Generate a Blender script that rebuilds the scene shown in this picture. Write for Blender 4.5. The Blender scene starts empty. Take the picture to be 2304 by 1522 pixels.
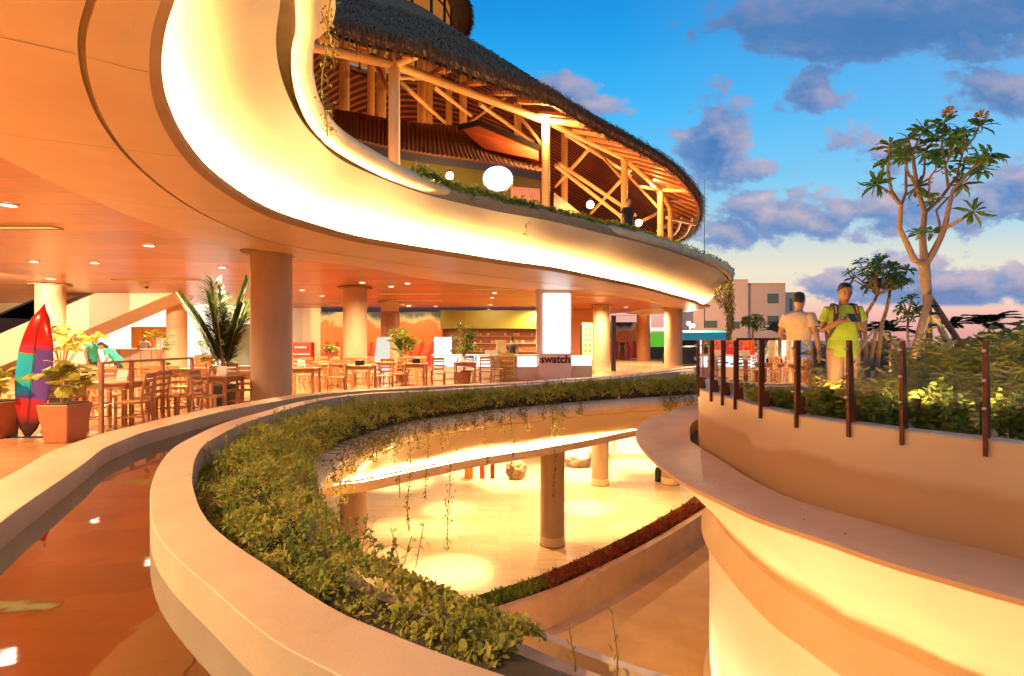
import bpy, bmesh, math, random
import numpy as np
from mathutils import Vector, Matrix
from mathutils.geometry import tessellate_polygon
random.seed(7); rng = np.random.default_rng(7)
PI = math.pi
S = bpy.context.scene
COL = S.collection
# ------------------------------------------------------------------ camera, exposure
F = 1152.0; CX = 1152.0; HZ = 766.0          # focal length and horizon of the photograph, in its own pixels
cam = bpy.data.cameras.new('camera'); cam.lens = 18; cam.sensor_width = 36
cam.shift_y = 5.0 / 2304; cam.clip_start = 0.05; cam.clip_end = 6000
co = bpy.data.objects.new('camera', cam); COL.objects.link(co)
co.location = (0, 0, 0); co.rotation_euler = (PI / 2, 0, 0); S.camera = co
S.view_settings.view_transform = 'Standard'; S.view_settings.look = 'None'
S.view_settings.exposure = 0.0; S.view_settings.gamma = 1
S.cycles.use_denoising = True
try: S.cycles.denoiser = 'OPENIMAGEDENOISE'
except Exception: pass
S.cycles.max_bounces = 10; S.cycles.diffuse_bounces = 6; S.cycles.glossy_bounces = 4
S.cycles.transparent_max_bounces = 24; S.cycles.sample_clamp_indirect = 6
S.cycles.caustics_reflective = False; S.cycles.caustics_refractive = False

def lin(r, g, b):
    f = lambda c: (c / 255 / 12.92) if c / 255 <= .04045 else ((c / 255 + .055) / 1.055) ** 2.4
    return (f(r), f(g), f(b), 1)

# ------------------------------------------------------------------ world: dusk sky with clouds, by direction
W = bpy.data.worlds.new('World'); S.world = W; W.use_nodes = True
nt = W.node_tree; nt.nodes.clear()
def N(t, tree=None, **kw):
    n = (tree or nt).nodes.new(t)
    for k, v in kw.items(): setattr(n, k, v)
    return n
def math_(op, a, b=None, tree=None, clamp=False):
    tr = tree or nt
    n = N('ShaderNodeMath', tr, operation=op); n.use_clamp = clamp
    for i, x in enumerate((a, b)):
        if x is None: continue
        if isinstance(x, (int, float)): n.inputs[i].default_value = x
        else: tr.links.new(x, n.inputs[i])
    return n.outputs[0]
def ramp(fac, stops, tree=None, interp='LINEAR'):
    tr = tree or nt
    n = N('ShaderNodeValToRGB', tr); cr = n.color_ramp; cr.interpolation = interp
    while len(cr.elements) > 1: cr.elements.remove(cr.elements[0])
    cr.elements[0].position = stops[0][0]; cr.elements[0].color = stops[0][1]
    for p, c in stops[1:]:
        e = cr.elements.new(p); e.color = c
    tr.links.new(fac, n.inputs[0]); return n.outputs[0]
def mixc(f, a, b, tree=None, mode='MIX'):
    tr = tree or nt
    n = N('ShaderNodeMix', tr, data_type='RGBA', blend_type=mode)
    for s, x in ((0, f), (6, a), (7, b)):
        if isinstance(x, (int, float)): n.inputs[s].default_value = x
        elif isinstance(x, tuple): n.inputs[s].default_value = x
        else: tr.links.new(x, n.inputs[s])
    return n.outputs[2]
tc = N('ShaderNodeTexCoord'); sep = N('ShaderNodeSeparateXYZ'); nt.links.new(tc.outputs['Generated'], sep.inputs[0])
yy = math_('MAXIMUM', math_('ABSOLUTE', sep.outputs[1]), .12)
uu = math_('DIVIDE', sep.outputs[0], yy); vv = math_('DIVIDE', sep.outputs[2], yy)
sky = ramp(math_('ADD', math_('MULTIPLY', vv, 1.0), .1, clamp=True), [
    (0.0, lin(120, 95, 90)), (.09, lin(214, 140, 138)), (.12, lin(236, 158, 152)), (.155, lin(246, 186, 174)), (.19, lin(246, 222, 196)), (.235, lin(240, 230, 206)),
    (.28, lin(214, 222, 214)), (.34, lin(160, 212, 236)), (.42, lin(112, 200, 246)), (.55, lin(60, 184, 250)), (.70, lin(26, 158, 236)), (.80, lin(20, 142, 222)), (1.0, lin(16, 116, 196))])
east = math_('MULTIPLY', math_('SUBTRACT', uu, .2), .55, clamp=True)      # a little paler towards the afterglow
sky = mixc(math_('MULTIPLY', east, .35), sky, lin(226, 226, 218))
cmb = N('ShaderNodeCombineXYZ'); nt.links.new(uu, cmb.inputs[0]); nt.links.new(vv, cmb.inputs[1])
def noise(scale, detail, rough=.55, off=(0, 0, 0), src=None):
    m = N('ShaderNodeMapping'); m.inputs['Location'].default_value = off; m.inputs['Scale'].default_value = (scale, scale * 1.5, scale)
    nt.links.new(src or cmb.outputs[0], m.inputs[0])
    n = N('ShaderNodeTexNoise'); n.inputs['Scale'].default_value = 1; n.inputs['Detail'].default_value = detail; n.inputs['Roughness'].default_value = rough
    nt.links.new(m.outputs[0], n.inputs['Vector']); return n.outputs['Fac']
n1 = noise(7, 7, .56); n2 = noise(3.2, 4, .5, (4.2, 1.3, 0)); n3 = noise(16, 5, .6, (1, 7, 0))
BLOBS = [  # centre and half size of each cloud bank in photo pixels (turned into directions), weight
    (1990, 50, 330, 75, 1.4), (1830, 100, 150, 50, 1.1), (2230, 20, 220, 90, 1.1), (1825, 190, 62, 62, .8), (1615, 255, 60, 60, .8), (1600, 350, 75, 85, .95), (1625, 300, 60, 80, .9),
    (2270, 215, 150, 50, 1.0), (1270, 195, 85, 35, .7), (1350, 235, 60, 30, .7), (1890, 315, 55, 28, .55), (2010, 340, 90, 30, .55), (1740, 495, 110, 60, 1.05), (1660, 520, 90, 40, .9),
    (1980, 470, 150, 55, 1.0), (2110, 440, 120, 55, 1.0), (2240, 460, 140, 55, .95), (2300, 410, 70, 60, .95), (1860, 500, 110, 40, .7), (1990, 400, 60, 30, .55),
    (2170, 645, 280, 48, 1.35), (1860, 640, 70, 34, 1.1), (2060, 600, 110, 30, 1.0), (2280, 650, 150, 36, 1.2), (1720, 385, 60, 26, .45), (1780, 440, 50, 22, .5)]
def cloud_density(u_, v_):
    dens = None
    for (bx, by, rx, ry, w) in BLOBS:
        du = math_('MULTIPLY', math_('SUBTRACT', u_, (bx - CX) / F), F / rx); dv = math_('MULTIPLY', math_('SUBTRACT', v_, (HZ - by) / F), F / ry)
        r = math_('SQRT', math_('ADD', math_('MULTIPLY', du, du), math_('MULTIPLY', dv, dv)))
        d = math_('MULTIPLY', math_('SUBTRACT', 1.25, r), w); dens = d if dens is None else math_('MAXIMUM', dens, d)
    cb = N('ShaderNodeCombineXYZ'); nt.links.new(u_, cb.inputs[0]); nt.links.new(v_, cb.inputs[1])
    a1 = noise(8, 8, .58, src=cb.outputs[0]); a3 = noise(22, 5, .6, (1, 7, 0), src=cb.outputs[0])
    dd = math_('ADD', math_('MAXIMUM', dens, -.9), math_('MULTIPLY', math_('SUBTRACT', a1, .5), 2.9)); return math_('ADD', dd, math_('MULTIPLY', math_('SUBTRACT', a3, .5), 1.3))
dd = cloud_density(uu, vv); d2 = cloud_density(math_('ADD', uu, .022), math_('ADD', vv, .026))
mask = N('ShaderNodeMapRange', interpolation_type='SMOOTHSTEP'); mask.inputs[1].default_value = .0; mask.inputs[2].default_value = .48
nt.links.new(dd, mask.inputs[0])
lit = math_('ADD', math_('MULTIPLY', math_('SUBTRACT', math_('MINIMUM', dd, 1.0), math_('MINIMUM', d2, 1.0)), .75), math_('MULTIPLY', math_('SUBTRACT', n2, .35), .8), clamp=True)
shade = ramp(math_('MULTIPLY', dd, .7, clamp=True), [(0, lin(140, 162, 206)), (.5, lin(92, 134, 192)), (1, lin(62, 114, 180))])
ccol = mixc(lit, shade, lin(206, 186, 198))
hi = math_('MULTIPLY', math_('SUBTRACT', vv, .40), 5.0, clamp=True)
ccol = mixc(math_('MULTIPLY', hi, .7), ccol, lin(62, 120, 180))
flat = N('ShaderNodeMapRange', interpolation_type='SMOOTHSTEP'); flat.inputs[1].default_value = .062; flat.inputs[2].default_value = .072   # level cloud base
nt.links.new(vv, flat.inputs[0])
alpha = math_('MULTIPLY', math_('MULTIPLY', mask.outputs[0], flat.outputs[0]), .93)
final = mixc(alpha, sky, ccol)
skyt = N('ShaderNodeTexSky', sky_type='NISHITA'); skyt.sun_disc = False; skyt.sun_elevation = math.radians(-2); skyt.sun_rotation = math.radians(60)
add = N('ShaderNodeMix', data_type='RGBA', blend_type='ADD'); add.inputs[0].default_value = .05
nt.links.new(final, add.inputs[6]); nt.links.new(skyt.outputs[0], add.inputs[7])
bg = N('ShaderNodeBackground'); bg.inputs[1].default_value = 1.0; wo = N('ShaderNodeOutputWorld')
nt.links.new(add.outputs[2], bg.inputs[0]); nt.links.new(bg.outputs[0], wo.inputs[0])

# ------------------------------------------------------------------ levels (metres, camera eye = 0)
ZF = -1.5; ZC = 1.96; ZUP = 2.62; ZP = -6.7; ZPLAT = -1.0
WARM = (1.0, .68, .33)
def P(px, py, Y): return Vector(((px - CX) / F * Y, Y, (HZ - py) / F * Y))
def Q(px, py, z):
    Y = z * F / (HZ - py); return Vector(((px - CX) / F * Y, Y, z))

# ------------------------------------------------------------------ materials
MATS = {}
def mat(name, col, rough=.6, col2=None, scale=3.0, stretch=(1, 1, 1), amt=.5, bump=0, bscale=40, spec=.5, metal=0, detail=5, emit=0, ecol=None, trans=0):
    m = bpy.data.materials.new(name); m.use_nodes = True; t = m.node_tree; b = t.nodes['Principled BSDF']
    b.inputs['Roughness'].default_value = rough; b.inputs['Specular IOR Level'].default_value = spec; b.inputs['Metallic'].default_value = metal
    c = tuple(col) + (1,)
    tcn = N('ShaderNodeTexCoord', t); mp = N('ShaderNodeMapping', t); mp.inputs['Scale'].default_value = stretch
    t.links.new(tcn.outputs['Object'], mp.inputs[0])
    if col2 is not None:
        nz = N('ShaderNodeTexNoise', t); nz.inputs['Scale'].default_value = scale; nz.inputs['Detail'].default_value = detail; nz.inputs['Roughness'].default_value = .6
        t.links.new(mp.outputs[0], nz.inputs['Vector'])
        lo, hi_ = .5 - amt * .35, .5 + amt * .35
        o = ramp(nz.outputs['Fac'], [(max(0, lo), c), (min(1, hi_), tuple(col2) + (1,))], t)
        t.links.new(o, b.inputs['Base Color'])
    else: b.inputs['Base Color'].default_value = c
    if bump:
        nb = N('ShaderNodeTexNoise', t); nb.inputs['Scale'].default_value = bscale; nb.inputs['Detail'].default_value = 4
        t.links.new(mp.outputs[0], nb.inputs['Vector'])
        bp = N('ShaderNodeBump', t); bp.inputs['Strength'].default_value = bump; bp.inputs['Distance'].default_value = .02
        t.links.new(nb.outputs['Fac'], bp.inputs['Height']); t.links.new(bp.outputs[0], b.inputs['Normal'])
    if emit:
        b.inputs['Emission Color'].default_value = tuple(ecol or col) + (1,); b.inputs['Emission Strength'].default_value = emit
    MATS[name] = m; return m
def leafmat(name, a, b_, c_, scale=1.2, trans=.35):
    m = bpy.data.materials.new(name); m.use_nodes = True; t = m.node_tree; t.nodes.clear()
    tcn = N('ShaderNodeTexCoord', t); nz = N('ShaderNodeTexNoise', t); nz.inputs['Scale'].default_value = scale; nz.inputs['Detail'].default_value = 6; nz.inputs['Roughness'].default_value = .75
    t.links.new(tcn.outputs['Object'], nz.inputs['Vector'])
    o = ramp(nz.outputs['Fac'], [(.32, tuple(a) + (1,)), (.5, tuple(b_) + (1,)), (.68, tuple(c_) + (1,))], t)
    p = N('ShaderNodeBsdfPrincipled', t); p.inputs['Roughness'].default_value = .5; p.inputs['Specular IOR Level'].default_value = .3; t.links.new(o, p.inputs['Base Color'])
    tr = N('ShaderNodeBsdfTranslucent', t); t.links.new(o, tr.inputs[0])
    mx = N('ShaderNodeMixShader', t); mx.inputs[0].default_value = trans
    t.links.new(p.outputs[0], mx.inputs[1]); t.links.new(tr.outputs[0], mx.inputs[2])
    ou = N('ShaderNodeOutputMaterial', t); t.links.new(mx.outputs[0], ou.inputs[0]); MATS[name] = m; return m
def emis(name, col, strength):
    m = bpy.data.materials.new(name); m.use_nodes = True; t = m.node_tree; t.nodes.clear()
    e = N('ShaderNodeEmission', t); e.inputs[0].default_value = tuple(col) + (1,); e.inputs[1].default_value = strength
    ou = N('ShaderNodeOutputMaterial', t); t.links.new(e.outputs[0], ou.inputs[0]); MATS[name] = m; return m
def glassy(name, tint, rough=.02, ior=1.45, bump=0, refl=1.0):
    m = bpy.data.materials.new(name); m.use_nodes = True; t = m.node_tree; t.nodes.clear()
    tr = N('ShaderNodeBsdfTransparent', t); tr.inputs[0].default_value = tuple(tint) + (1,)
    gl = N('ShaderNodeBsdfGlossy', t); gl.inputs['Roughness'].default_value = rough
    fr = N('ShaderNodeFresnel', t); fr.inputs[0].default_value = ior
    mx = N('ShaderNodeMixShader', t); t.links.new(math_('MULTIPLY', fr.outputs[0], refl, t, True), mx.inputs[0]); t.links.new(tr.outputs[0], mx.inputs[1]); t.links.new(gl.outputs[0], mx.inputs[2])
    if bump:
        tcn = N('ShaderNodeTexCoord', t); nz = N('ShaderNodeTexNoise', t); nz.inputs['Scale'].default_value = 2.2; nz.inputs['Detail'].default_value = 3
        t.links.new(tcn.outputs['Object'], nz.inputs['Vector'])
        bp = N('ShaderNodeBump', t); bp.inputs['Strength'].default_value = bump; bp.inputs['Distance'].default_value = .05
        t.links.new(nz.outputs['Fac'], bp.inputs['Height']); t.links.new(bp.outputs[0], gl.inputs['Normal']); t.links.new(bp.outputs[0], fr.inputs['Normal'])
    ou = N('ShaderNodeOutputMaterial', t); t.links.new(mx.outputs[0], ou.inputs[0]); MATS[name] = m; return m
def planks(name, c1, c2, cm, w, h, rough, along_x=True, spec=.5, bump=.15, gap=.006):
    m = bpy.data.materials.new(name); m.use_nodes = True; t = m.node_tree; b = t.nodes['Principled BSDF']
    tcn = N('ShaderNodeTexCoord', t); mp = N('ShaderNodeMapping', t); t.links.new(tcn.outputs['Object'], mp.inputs[0])
    if not along_x: mp.inputs['Rotation'].default_value = (0, 0, PI / 2)
    br = N('ShaderNodeTexBrick', t); br.inputs['Scale'].default_value = 1; br.inputs['Brick Width'].default_value = w; br.inputs['Row Height'].default_value = h
    br.inputs['Mortar Size'].default_value = gap; br.offset = .37; br.inputs['Color1'].default_value = tuple(c1) + (1,); br.inputs['Color2'].default_value = tuple(c2) + (1,); br.inputs['Mortar'].default_value = tuple(cm) + (1,)
    t.links.new(mp.outputs[0], br.inputs['Vector'])
    m2 = N('ShaderNodeMapping', t); m2.inputs['Scale'].default_value = (1.2, 14, 1); t.links.new(mp.outputs[0], m2.inputs[0])
    nz = N('ShaderNodeTexNoise', t); nz.inputs['Scale'].default_value = 2; nz.inputs['Detail'].default_value = 6; t.links.new(m2.outputs[0], nz.inputs['Vector'])
    o = mixc(.55, br.outputs['Color'], ramp(nz.outputs['Fac'], [(.3, (.62, .62, .62, 1)), (.7, (1.25, 1.2, 1.15, 1))], t), t, 'MULTIPLY')
    t.links.new(o, b.inputs['Base Color']); b.inputs['Roughness'].default_value = rough; b.inputs['Specular IOR Level'].default_value = spec
    bp = N('ShaderNodeBump', t); bp.inputs['Strength'].default_value = bump; bp.inputs['Distance'].default_value = .02; t.links.new(br.outputs['Fac'], bp.inputs['Height']); bp.invert = True
    t.links.new(bp.outputs[0], b.inputs['Normal']); MATS[name] = m; return m

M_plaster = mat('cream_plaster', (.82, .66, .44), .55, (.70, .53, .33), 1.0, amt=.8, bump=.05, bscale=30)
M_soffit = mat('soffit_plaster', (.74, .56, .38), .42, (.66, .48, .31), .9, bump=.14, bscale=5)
M_cap = mat('cap_plaster', (.80, .62, .38), .5, (.60, .43, .24), 1.4, bump=.06, bscale=30)
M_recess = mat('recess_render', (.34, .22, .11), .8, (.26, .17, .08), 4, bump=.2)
M_parapet = mat('parapet_concrete', (.66, .48, .32), .6, (.44, .30, .19), 1.7, amt=.9, bump=.12, bscale=60)
M_concrete = mat('column_concrete', (.52, .38, .25), .6, (.38, .26, .16), 1.6, (1, 1, .35), amt=.8, bump=.12, bscale=25)
M_wall = mat('damp_render', (.80, .60, .37), .65, (.72, .52, .30), .7, (1, 1, 1.8), amt=.7, bump=.06, bscale=50)
t_ = M_wall.node_tree; b_ = t_.nodes['Principled BSDF']; src_ = b_.inputs['Base Color'].links[0].from_socket; tcn = N('ShaderNodeTexCoord', t_); sp = N('ShaderNodeSeparateXYZ', t_); t_.links.new(tcn.outputs['Object'], sp.inputs[0])
nz = N('ShaderNodeTexNoise', t_); nz.inputs['Scale'].default_value = 1.1; nz.inputs['Detail'].default_value = 6; t_.links.new(tcn.outputs['Object'], nz.inputs['Vector'])      # rising damp: a stain with a ragged upper edge
dm_ = N('ShaderNodeMapRange', t_, interpolation_type='SMOOTHSTEP'); dm_.inputs[1].default_value = -1.22; dm_.inputs[2].default_value = -1.36; t_.links.new(math_('ADD', sp.outputs[2], math_('MULTIPLY', math_('SUBTRACT', nz.outputs['Fac'], .5, t_), .5, t_), t_), dm_.inputs[0])
t_.links.new(mixc(math_('MULTIPLY', dm_.outputs[0], .75, t_), src_, (.52, .30, .13, 1), t_), b_.inputs['Base Color'])
M_ledge = mat('ledge_screed', (.76, .50, .28), .6, (.64, .41, .22), 1.4, bump=.05, bscale=80)
M_sand = mat('sand_screed', (.80, .58, .30), .7, (.66, .46, .22), 1.2, bump=.15, bscale=40)
M_ceil = planks('wood_ceiling_boards', (.58, .23, .08), (.38, .125, .04), (.16, .05, .018), 3.4, .62, .30, spec=.6, gap=.007, bump=.2)
M_deck = planks('terrace_floor_boards', (.50, .25, .12), (.40, .19, .085), (.16, .07, .03), 2.4, .3, .22, spec=.6)
M_plaza = planks('plaza_stone', (.72, .56, .37), (.62, .46, .29), (.40, .28, .16), 1.3, .65, .38, bump=.1, gap=.008)
M_thatch = mat('thatch', (.09, .055, .035), 1.0, (.42, .27, .15), 4, (4, 4, .6), amt=.8, bump=1, bscale=30, spec=.05)
M_straw = mat('weathered_straw', (.10, .065, .04), 1.0, (.30, .19, .10), 7, amt=.9, spec=.05)
M_fringe = mat('thatch_fringe', (.20, .10, .035), .95, (.10, .05, .02), 9, amt=1)
M_wood = mat('orange_timber', (.46, .20, .07), .5, (.34, .13, .04), 5, (1, 1, 6), amt=.8)
M_pole = mat('painted_timber', (.72, .50, .24), .5, (.62, .40, .17), 4, (1, 1, .4), amt=.7)
M_lining_unused = mat('roof_lining', (.24, .085, .03), .7, (.16, .05, .02), 6, amt=.8)
M_chair = mat('chair_wood', (.55, .29, .13), .4, (.42, .20, .08), 8, (1, 1, .3), amt=.8)
M_dark = mat('dark_steel', (.03, .025, .022), .4); M_black = mat('black_paint', (.012, .012, .012), .4)
M_steel = mat('brown_steel', (.13, .04, .02), .5, (.09, .028, .016), 6, spec=.2)
M_stud = mat('steel_stud', (.7, .6, .5), .25, metal=1)
M_white = mat('white_laminate', (.82, .78, .72), .35); M_taupe = mat('taupe_laminate', (.74, .56, .45), .4)
M_water = glassy('water_surface', (.26, .16, .06), .04, 1.33, .04, refl=.62); M_bed = mat('water_bed', (.10, .058, .018), .7, (.11, .05, .016), .8, amt=.9)
M_glass = glassy('balustrade_glass', (.90, .86, .74), .0, 1.5, refl=1.25)
M_terra = mat('terracotta', (.42, .15, .06), .6, (.36, .12, .05), 5)
M_soil = mat('dark_soil', (.035, .025, .014), .95, (.06, .045, .02), 6)
M_bark = mat('plumeria_bark', (.42, .24, .12), .8, (.28, .15, .075), 9, (1, 1, .4), amt=.9, bump=.4, bscale=30)
M_cove = emis('cove_lamp', (1.0, .64, .24), 350)
M_cove2 = emis('lower_cove_lamp', (1.0, .62, .22), 450)
M_down = emis('downlight_lens', (1, .80, .52), 9); M_strip = emis('ceiling_strip_lamp', (1, .58, .13), .95)
M_bulb = emis('lamp_bulb', (1, .74, .38), 60); M_panel = emis('white_light_panel', (.95, .97, 1), 2.2); M_sign = emis('sign_face', (.95, 1, .96), 3.5)
M_shopglow = emis('lit_shop_window', (1, .80, .48), 1.7); M_counterglow = emis('lit_counter_front', (1, .96, .93), 1.6)
M_leafG = leafmat('ground_cover_leaf', (.13, .17, .025), (.36, .36, .055), (.58, .48, .10), 3.0)
M_leafD = leafmat('shrub_leaf', (.07, .14, .025), (.19, .27, .045), (.38, .36, .07), 2.2)
M_leafB = leafmat('hedge_leaf', (.22, .26, .04), (.42, .40, .06), (.62, .46, .10), 1.4)
M_leafP = leafmat('plumeria_leaf', (.06, .14, .03), (.13, .24, .045), (.32, .36, .08), 2.5)
M_leafR = leafmat('red_bedding_leaf', (.22, .03, .02), (.34, .06, .04), (.14, .07, .03), 3.0)
M_leafPalm = leafmat('palm_leaf', (.015, .035, .012), (.03, .06, .015), (.09, .10, .02), 3)
M_far = leafmat('far_palm_leaf', (.01, .025, .012), (.02, .04, .015), (.04, .06, .02), 1)
M_vine = leafmat('vine_leaf', (.10, .10, .012), (.20, .17, .02), (.32, .25, .03), 3)
M_petal = mat('flower_petal', (.85, .50, .12), .6)
M_red = mat('red_panel', (.50, .03, .02), .35); M_green = mat('olive_fascia', (.16, .20, .02), .5, (.22, .22, .03), .5)

# ------------------------------------------------------------------ mesh helpers
class MB:
    def __init__(s): s.v = []; s.f = []
    def add(s, vs, fs):
        b = len(s.v); s.v += [tuple(x) for x in vs]; s.f += [tuple(i + b for i in f) for f in fs]; return s
    def box(s, c, d, rz=0, tp=(1, 1), rot=None):
        R = rot or Matrix.Rotation(rz, 3, 'Z'); c = Vector(c); vs = []
        for k in (-1, 1):
            for (i, j) in ((-1, -1), (1, -1), (1, 1), (-1, 1)):
                q = Vector((i * d[0] / 2, j * d[1] / 2, k * d[2] / 2))
                if k > 0: q.x *= tp[0]; q.y *= tp[1]
                vs.append(c + R @ q)
        return s.add(vs, [(3, 2, 1, 0), (4, 5, 6, 7), (0, 1, 5, 4), (1, 2, 6, 5), (2, 3, 7, 6), (3, 0, 4, 7)])
    def bar(s, a, b, w, h=None, up=(0, 0, 1)):
        a = Vector(a); b = Vector(b); d = (b - a); L = d.length; d.normalize(); u = Vector(up)
        if abs(d.dot(u)) > .97: u = Vector((0, 1, 0))
        x = d.cross(u).normalized(); z = x.cross(d).normalized()
        R = Matrix((x, d, z)).transposed()
        return s.box((a + b) / 2, (w, L, h or w), rot=R)
    def tube(s, pts, r, n=10, side=None, caps=True):
        pts = [Vector(p) for p in pts]; k = len(pts); rows = []
        if not isinstance(r, (list, tuple)): r = [r] * k
        prev = Vector(side) if side is not None else None
        for i, p in enumerate(pts):
            t = (pts[min(i + 1, k - 1)] - pts[max(i - 1, 0)]).normalized()
            if prev is None:
                prev = Vector((1, 0, 0)) if abs(t.x) < .8 else Vector((0, 1, 0))
            x = (prev - t * prev.dot(t)).normalized(); y = t.cross(x); prev = x
            rx, ry = r[i] if isinstance(r[i], (list, tuple)) else (r[i], r[i])
            rows.append([p + x * math.cos(a) * rx + y * math.sin(a) * ry for a in [2 * PI * j / n for j in range(n)]])
        vs = [q for row in rows for q in row]; fs = []
        for i in range(k - 1):
            for j in range(n):
                a = i * n + j; b = i * n + (j + 1) % n; fs.append((a, b, b + n, a + n))
        if caps: fs.append(tuple(reversed(range(n)))); fs.append(tuple((k - 1) * n + j for j in range(n)))
        return s.add(vs, fs)
    def lathe(s, prof, c=(0, 0, 0), n=32, sx=1, sy=1):
        c = Vector(c); vs = []; k = len(prof)
        for (r, z) in prof:
            for j in range(n):
                a = 2 * PI * j / n; vs.append(c + Vector((r * sx * math.cos(a), r * sy * math.sin(a), z)))
        fs = [(i * n + j, i * n + (j + 1) % n, (i + 1) * n + (j + 1) % n, (i + 1) * n + j) for i in range(k - 1) for j in range(n)]
        if prof[0][0] > 1e-6: fs.append(tuple(reversed(range(n))))
        if prof[-1][0] > 1e-6: fs.append(tuple((k - 1) * n + j for j in range(n)))
        return s.add(vs, fs)
    def ball(s, c, r, n=12, m=8):
        rx, ry, rz = r if isinstance(r, (list, tuple)) else (r, r, r)
        return s.lathe([(max(1e-4, math.sin(PI * i / m)), -rz * math.cos(PI * i / m)) for i in range(m + 1)], c, n, rx, ry)
    def rows(s, rows, close=False):
        n = len(rows[0]); vs = [q for r in rows for q in r]; fs = []
        for i in range(len(rows) - 1):
            for j in range(n - 1 + (1 if close else 0)):
                a = i * n + j; b = i * n + (j + 1) % n; fs.append((a, b, b + n, a + n))
        return s.add(vs, fs)
    def poly(s, pts):
        pts = [Vector(p) for p in pts]
        tr = tessellate_polygon([pts]); return s.add(pts, [tuple(t) for t in tr])
    def prism(s, pts, h, axis=(0, 0, 1)):
        pts = [Vector(p) for p in pts]; o = Vector(axis) * h; n = len(pts)
        tr = tessellate_polygon([pts]); s.add(pts + [p + o for p in pts], [tuple(t) for t in tr] + [tuple(i + n for i in reversed(t)) for t in tr] + [(i, (i + 1) % n, (i + 1) % n + n, i + n) for i in range(n)]); return s
    def build(s, name, m, parent=None, smooth=False, bevel=0, world=False, fixn=True):
        me = bpy.data.meshes.new(name); me.from_pydata(s.v, [], s.f)
        if fixn:
            bm = bmesh.new(); bm.from_mesh(me); bmesh.ops.recalc_face_normals(bm, faces=bm.faces); bm.to_mesh(me); bm.free()
        return link(name, me, m, parent, smooth, bevel, world)
def link(name, me, m, parent=None, smooth=False, bevel=0, world=False):
    if m: me.materials.append(m)
    if smooth:
        for p in me.polygons: p.use_smooth = True
        try: me.set_sharp_from_angle(angle=math.radians(smooth if smooth > 1 else 40))
        except Exception: pass
    o = bpy.data.objects.new(name, me); COL.objects.link(o)
    if parent:
        o.parent = parent
        if world: o.location = -Vector(parent.location)
    if bevel:
        b = o.modifiers.new('b', 'BEVEL'); b.width = bevel; b.segments = 2; b.limit_method = 'ANGLE'
    return o
def tag(o, label=None, cat=None, group=None, kind=None):
    if label: o['label'] = label
    if cat: o['category'] = cat
    if group: o['group'] = group
    if kind: o['kind'] = kind
    return o
def thing(name, label, cat, loc=(0, 0, 0), rz=0, group=None, kind=None):
    o = bpy.data.objects.new(name, None); COL.objects.link(o); o.location = loc; o.rotation_euler = (0, 0, rz); o.empty_display_size = .1
    return tag(o, label, cat, group, kind)
def dup(root, loc, rz=0, label=None, group=None, sc=None):
    r = root.copy(); COL.objects.link(r); r.location = loc; r.rotation_euler = (0, 0, rz)
    if sc: r.scale = (sc, sc, sc)
    if label: r['label'] = label
    if group: r['group'] = group
    for ch in list(root.children):
        c = ch.copy(); COL.objects.link(c); c.parent = r
        for g in ch.children:
            d = g.copy(); COL.objects.link(d); d.parent = c
    return r
# leaves by the thousand: a template placed by numpy
LEAF_T = np.array([(0, 0, 0), (.45, .5, .06), (1, 0, -.08), (.45, -.5, .06)]); LEAF_F = [(0, 1, 2, 3)]
LEAF6_T = np.array([(0, 0, 0), (.3, .42, .05), (.75, .42, .02), (1, 0, -.15), (.75, -.42, .02), (.3, -.42, .05)]); LEAF6_F = [(0, 1, 5), (1, 2, 4, 5), (2, 3, 4)]
def leaves(pos, d, L, Wd, up=None, tmpl=LEAF_T, tf=LEAF_F):
    pos = np.asarray(pos, float); d = np.asarray(d, float); n = len(pos)
    d = d / (np.linalg.norm(d, axis=1, keepdims=True) + 1e-9)
    if up is None: up = rng.normal(size=(n, 3)) * .5 + np.array([0, 0, 1.0])
    up = np.asarray(up, float); sd = np.cross(up, d); sd /= (np.linalg.norm(sd, axis=1, keepdims=True) + 1e-9); nn = np.cross(d, sd)
    L = np.broadcast_to(np.asarray(L, float), (n,)); Wd = np.broadcast_to(np.asarray(Wd, float), (n,))
    k = len(tmpl)
    V = pos[:, None] + tmpl[None, :, 0:1] * (d * L[:, None])[:, None] + tmpl[None, :, 1:2] * (sd * Wd[:, None])[:, None] + tmpl[None, :, 2:3] * (nn * L[:, None])[:, None]
    Fs = [tuple(i * k + j for j in f) for i in range(n) for f in tf]
    return V.reshape(-1, 3), Fs
def leafmesh(parts, name, m, parent=None, world=False):
    V = []; Fs = []; b = 0
    for (v, f) in parts:
        V.append(v); Fs += [tuple(i + b for i in q) for q in f]; b += len(v)
    me = bpy.data.meshes.new(name); me.from_pydata(np.concatenate(V).tolist(), [], Fs)
    return link(name, me, m, parent, False, 0, world)
def rand_dirs(n, zb=0.0):
    d = rng.normal(size=(n, 3)); d /= np.linalg.norm(d, axis=1, keepdims=True); d[:, 2] += zb; return d

def spot(name, loc, energy, ang, col=WARM, blend=.6, size=.06, target=None):
    l = bpy.data.lights.new(name, 'SPOT'); l.energy = energy; l.spot_size = math.radians(ang); l.spot_blend = blend; l.color = col; l.shadow_soft_size = size
    o = bpy.data.objects.new(name, l); COL.objects.link(o); o.location = loc
    if target is not None: o.rotation_euler = (Vector(target) - Vector(loc)).to_track_quat('-Z', 'Y').to_euler()
    return o
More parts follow.
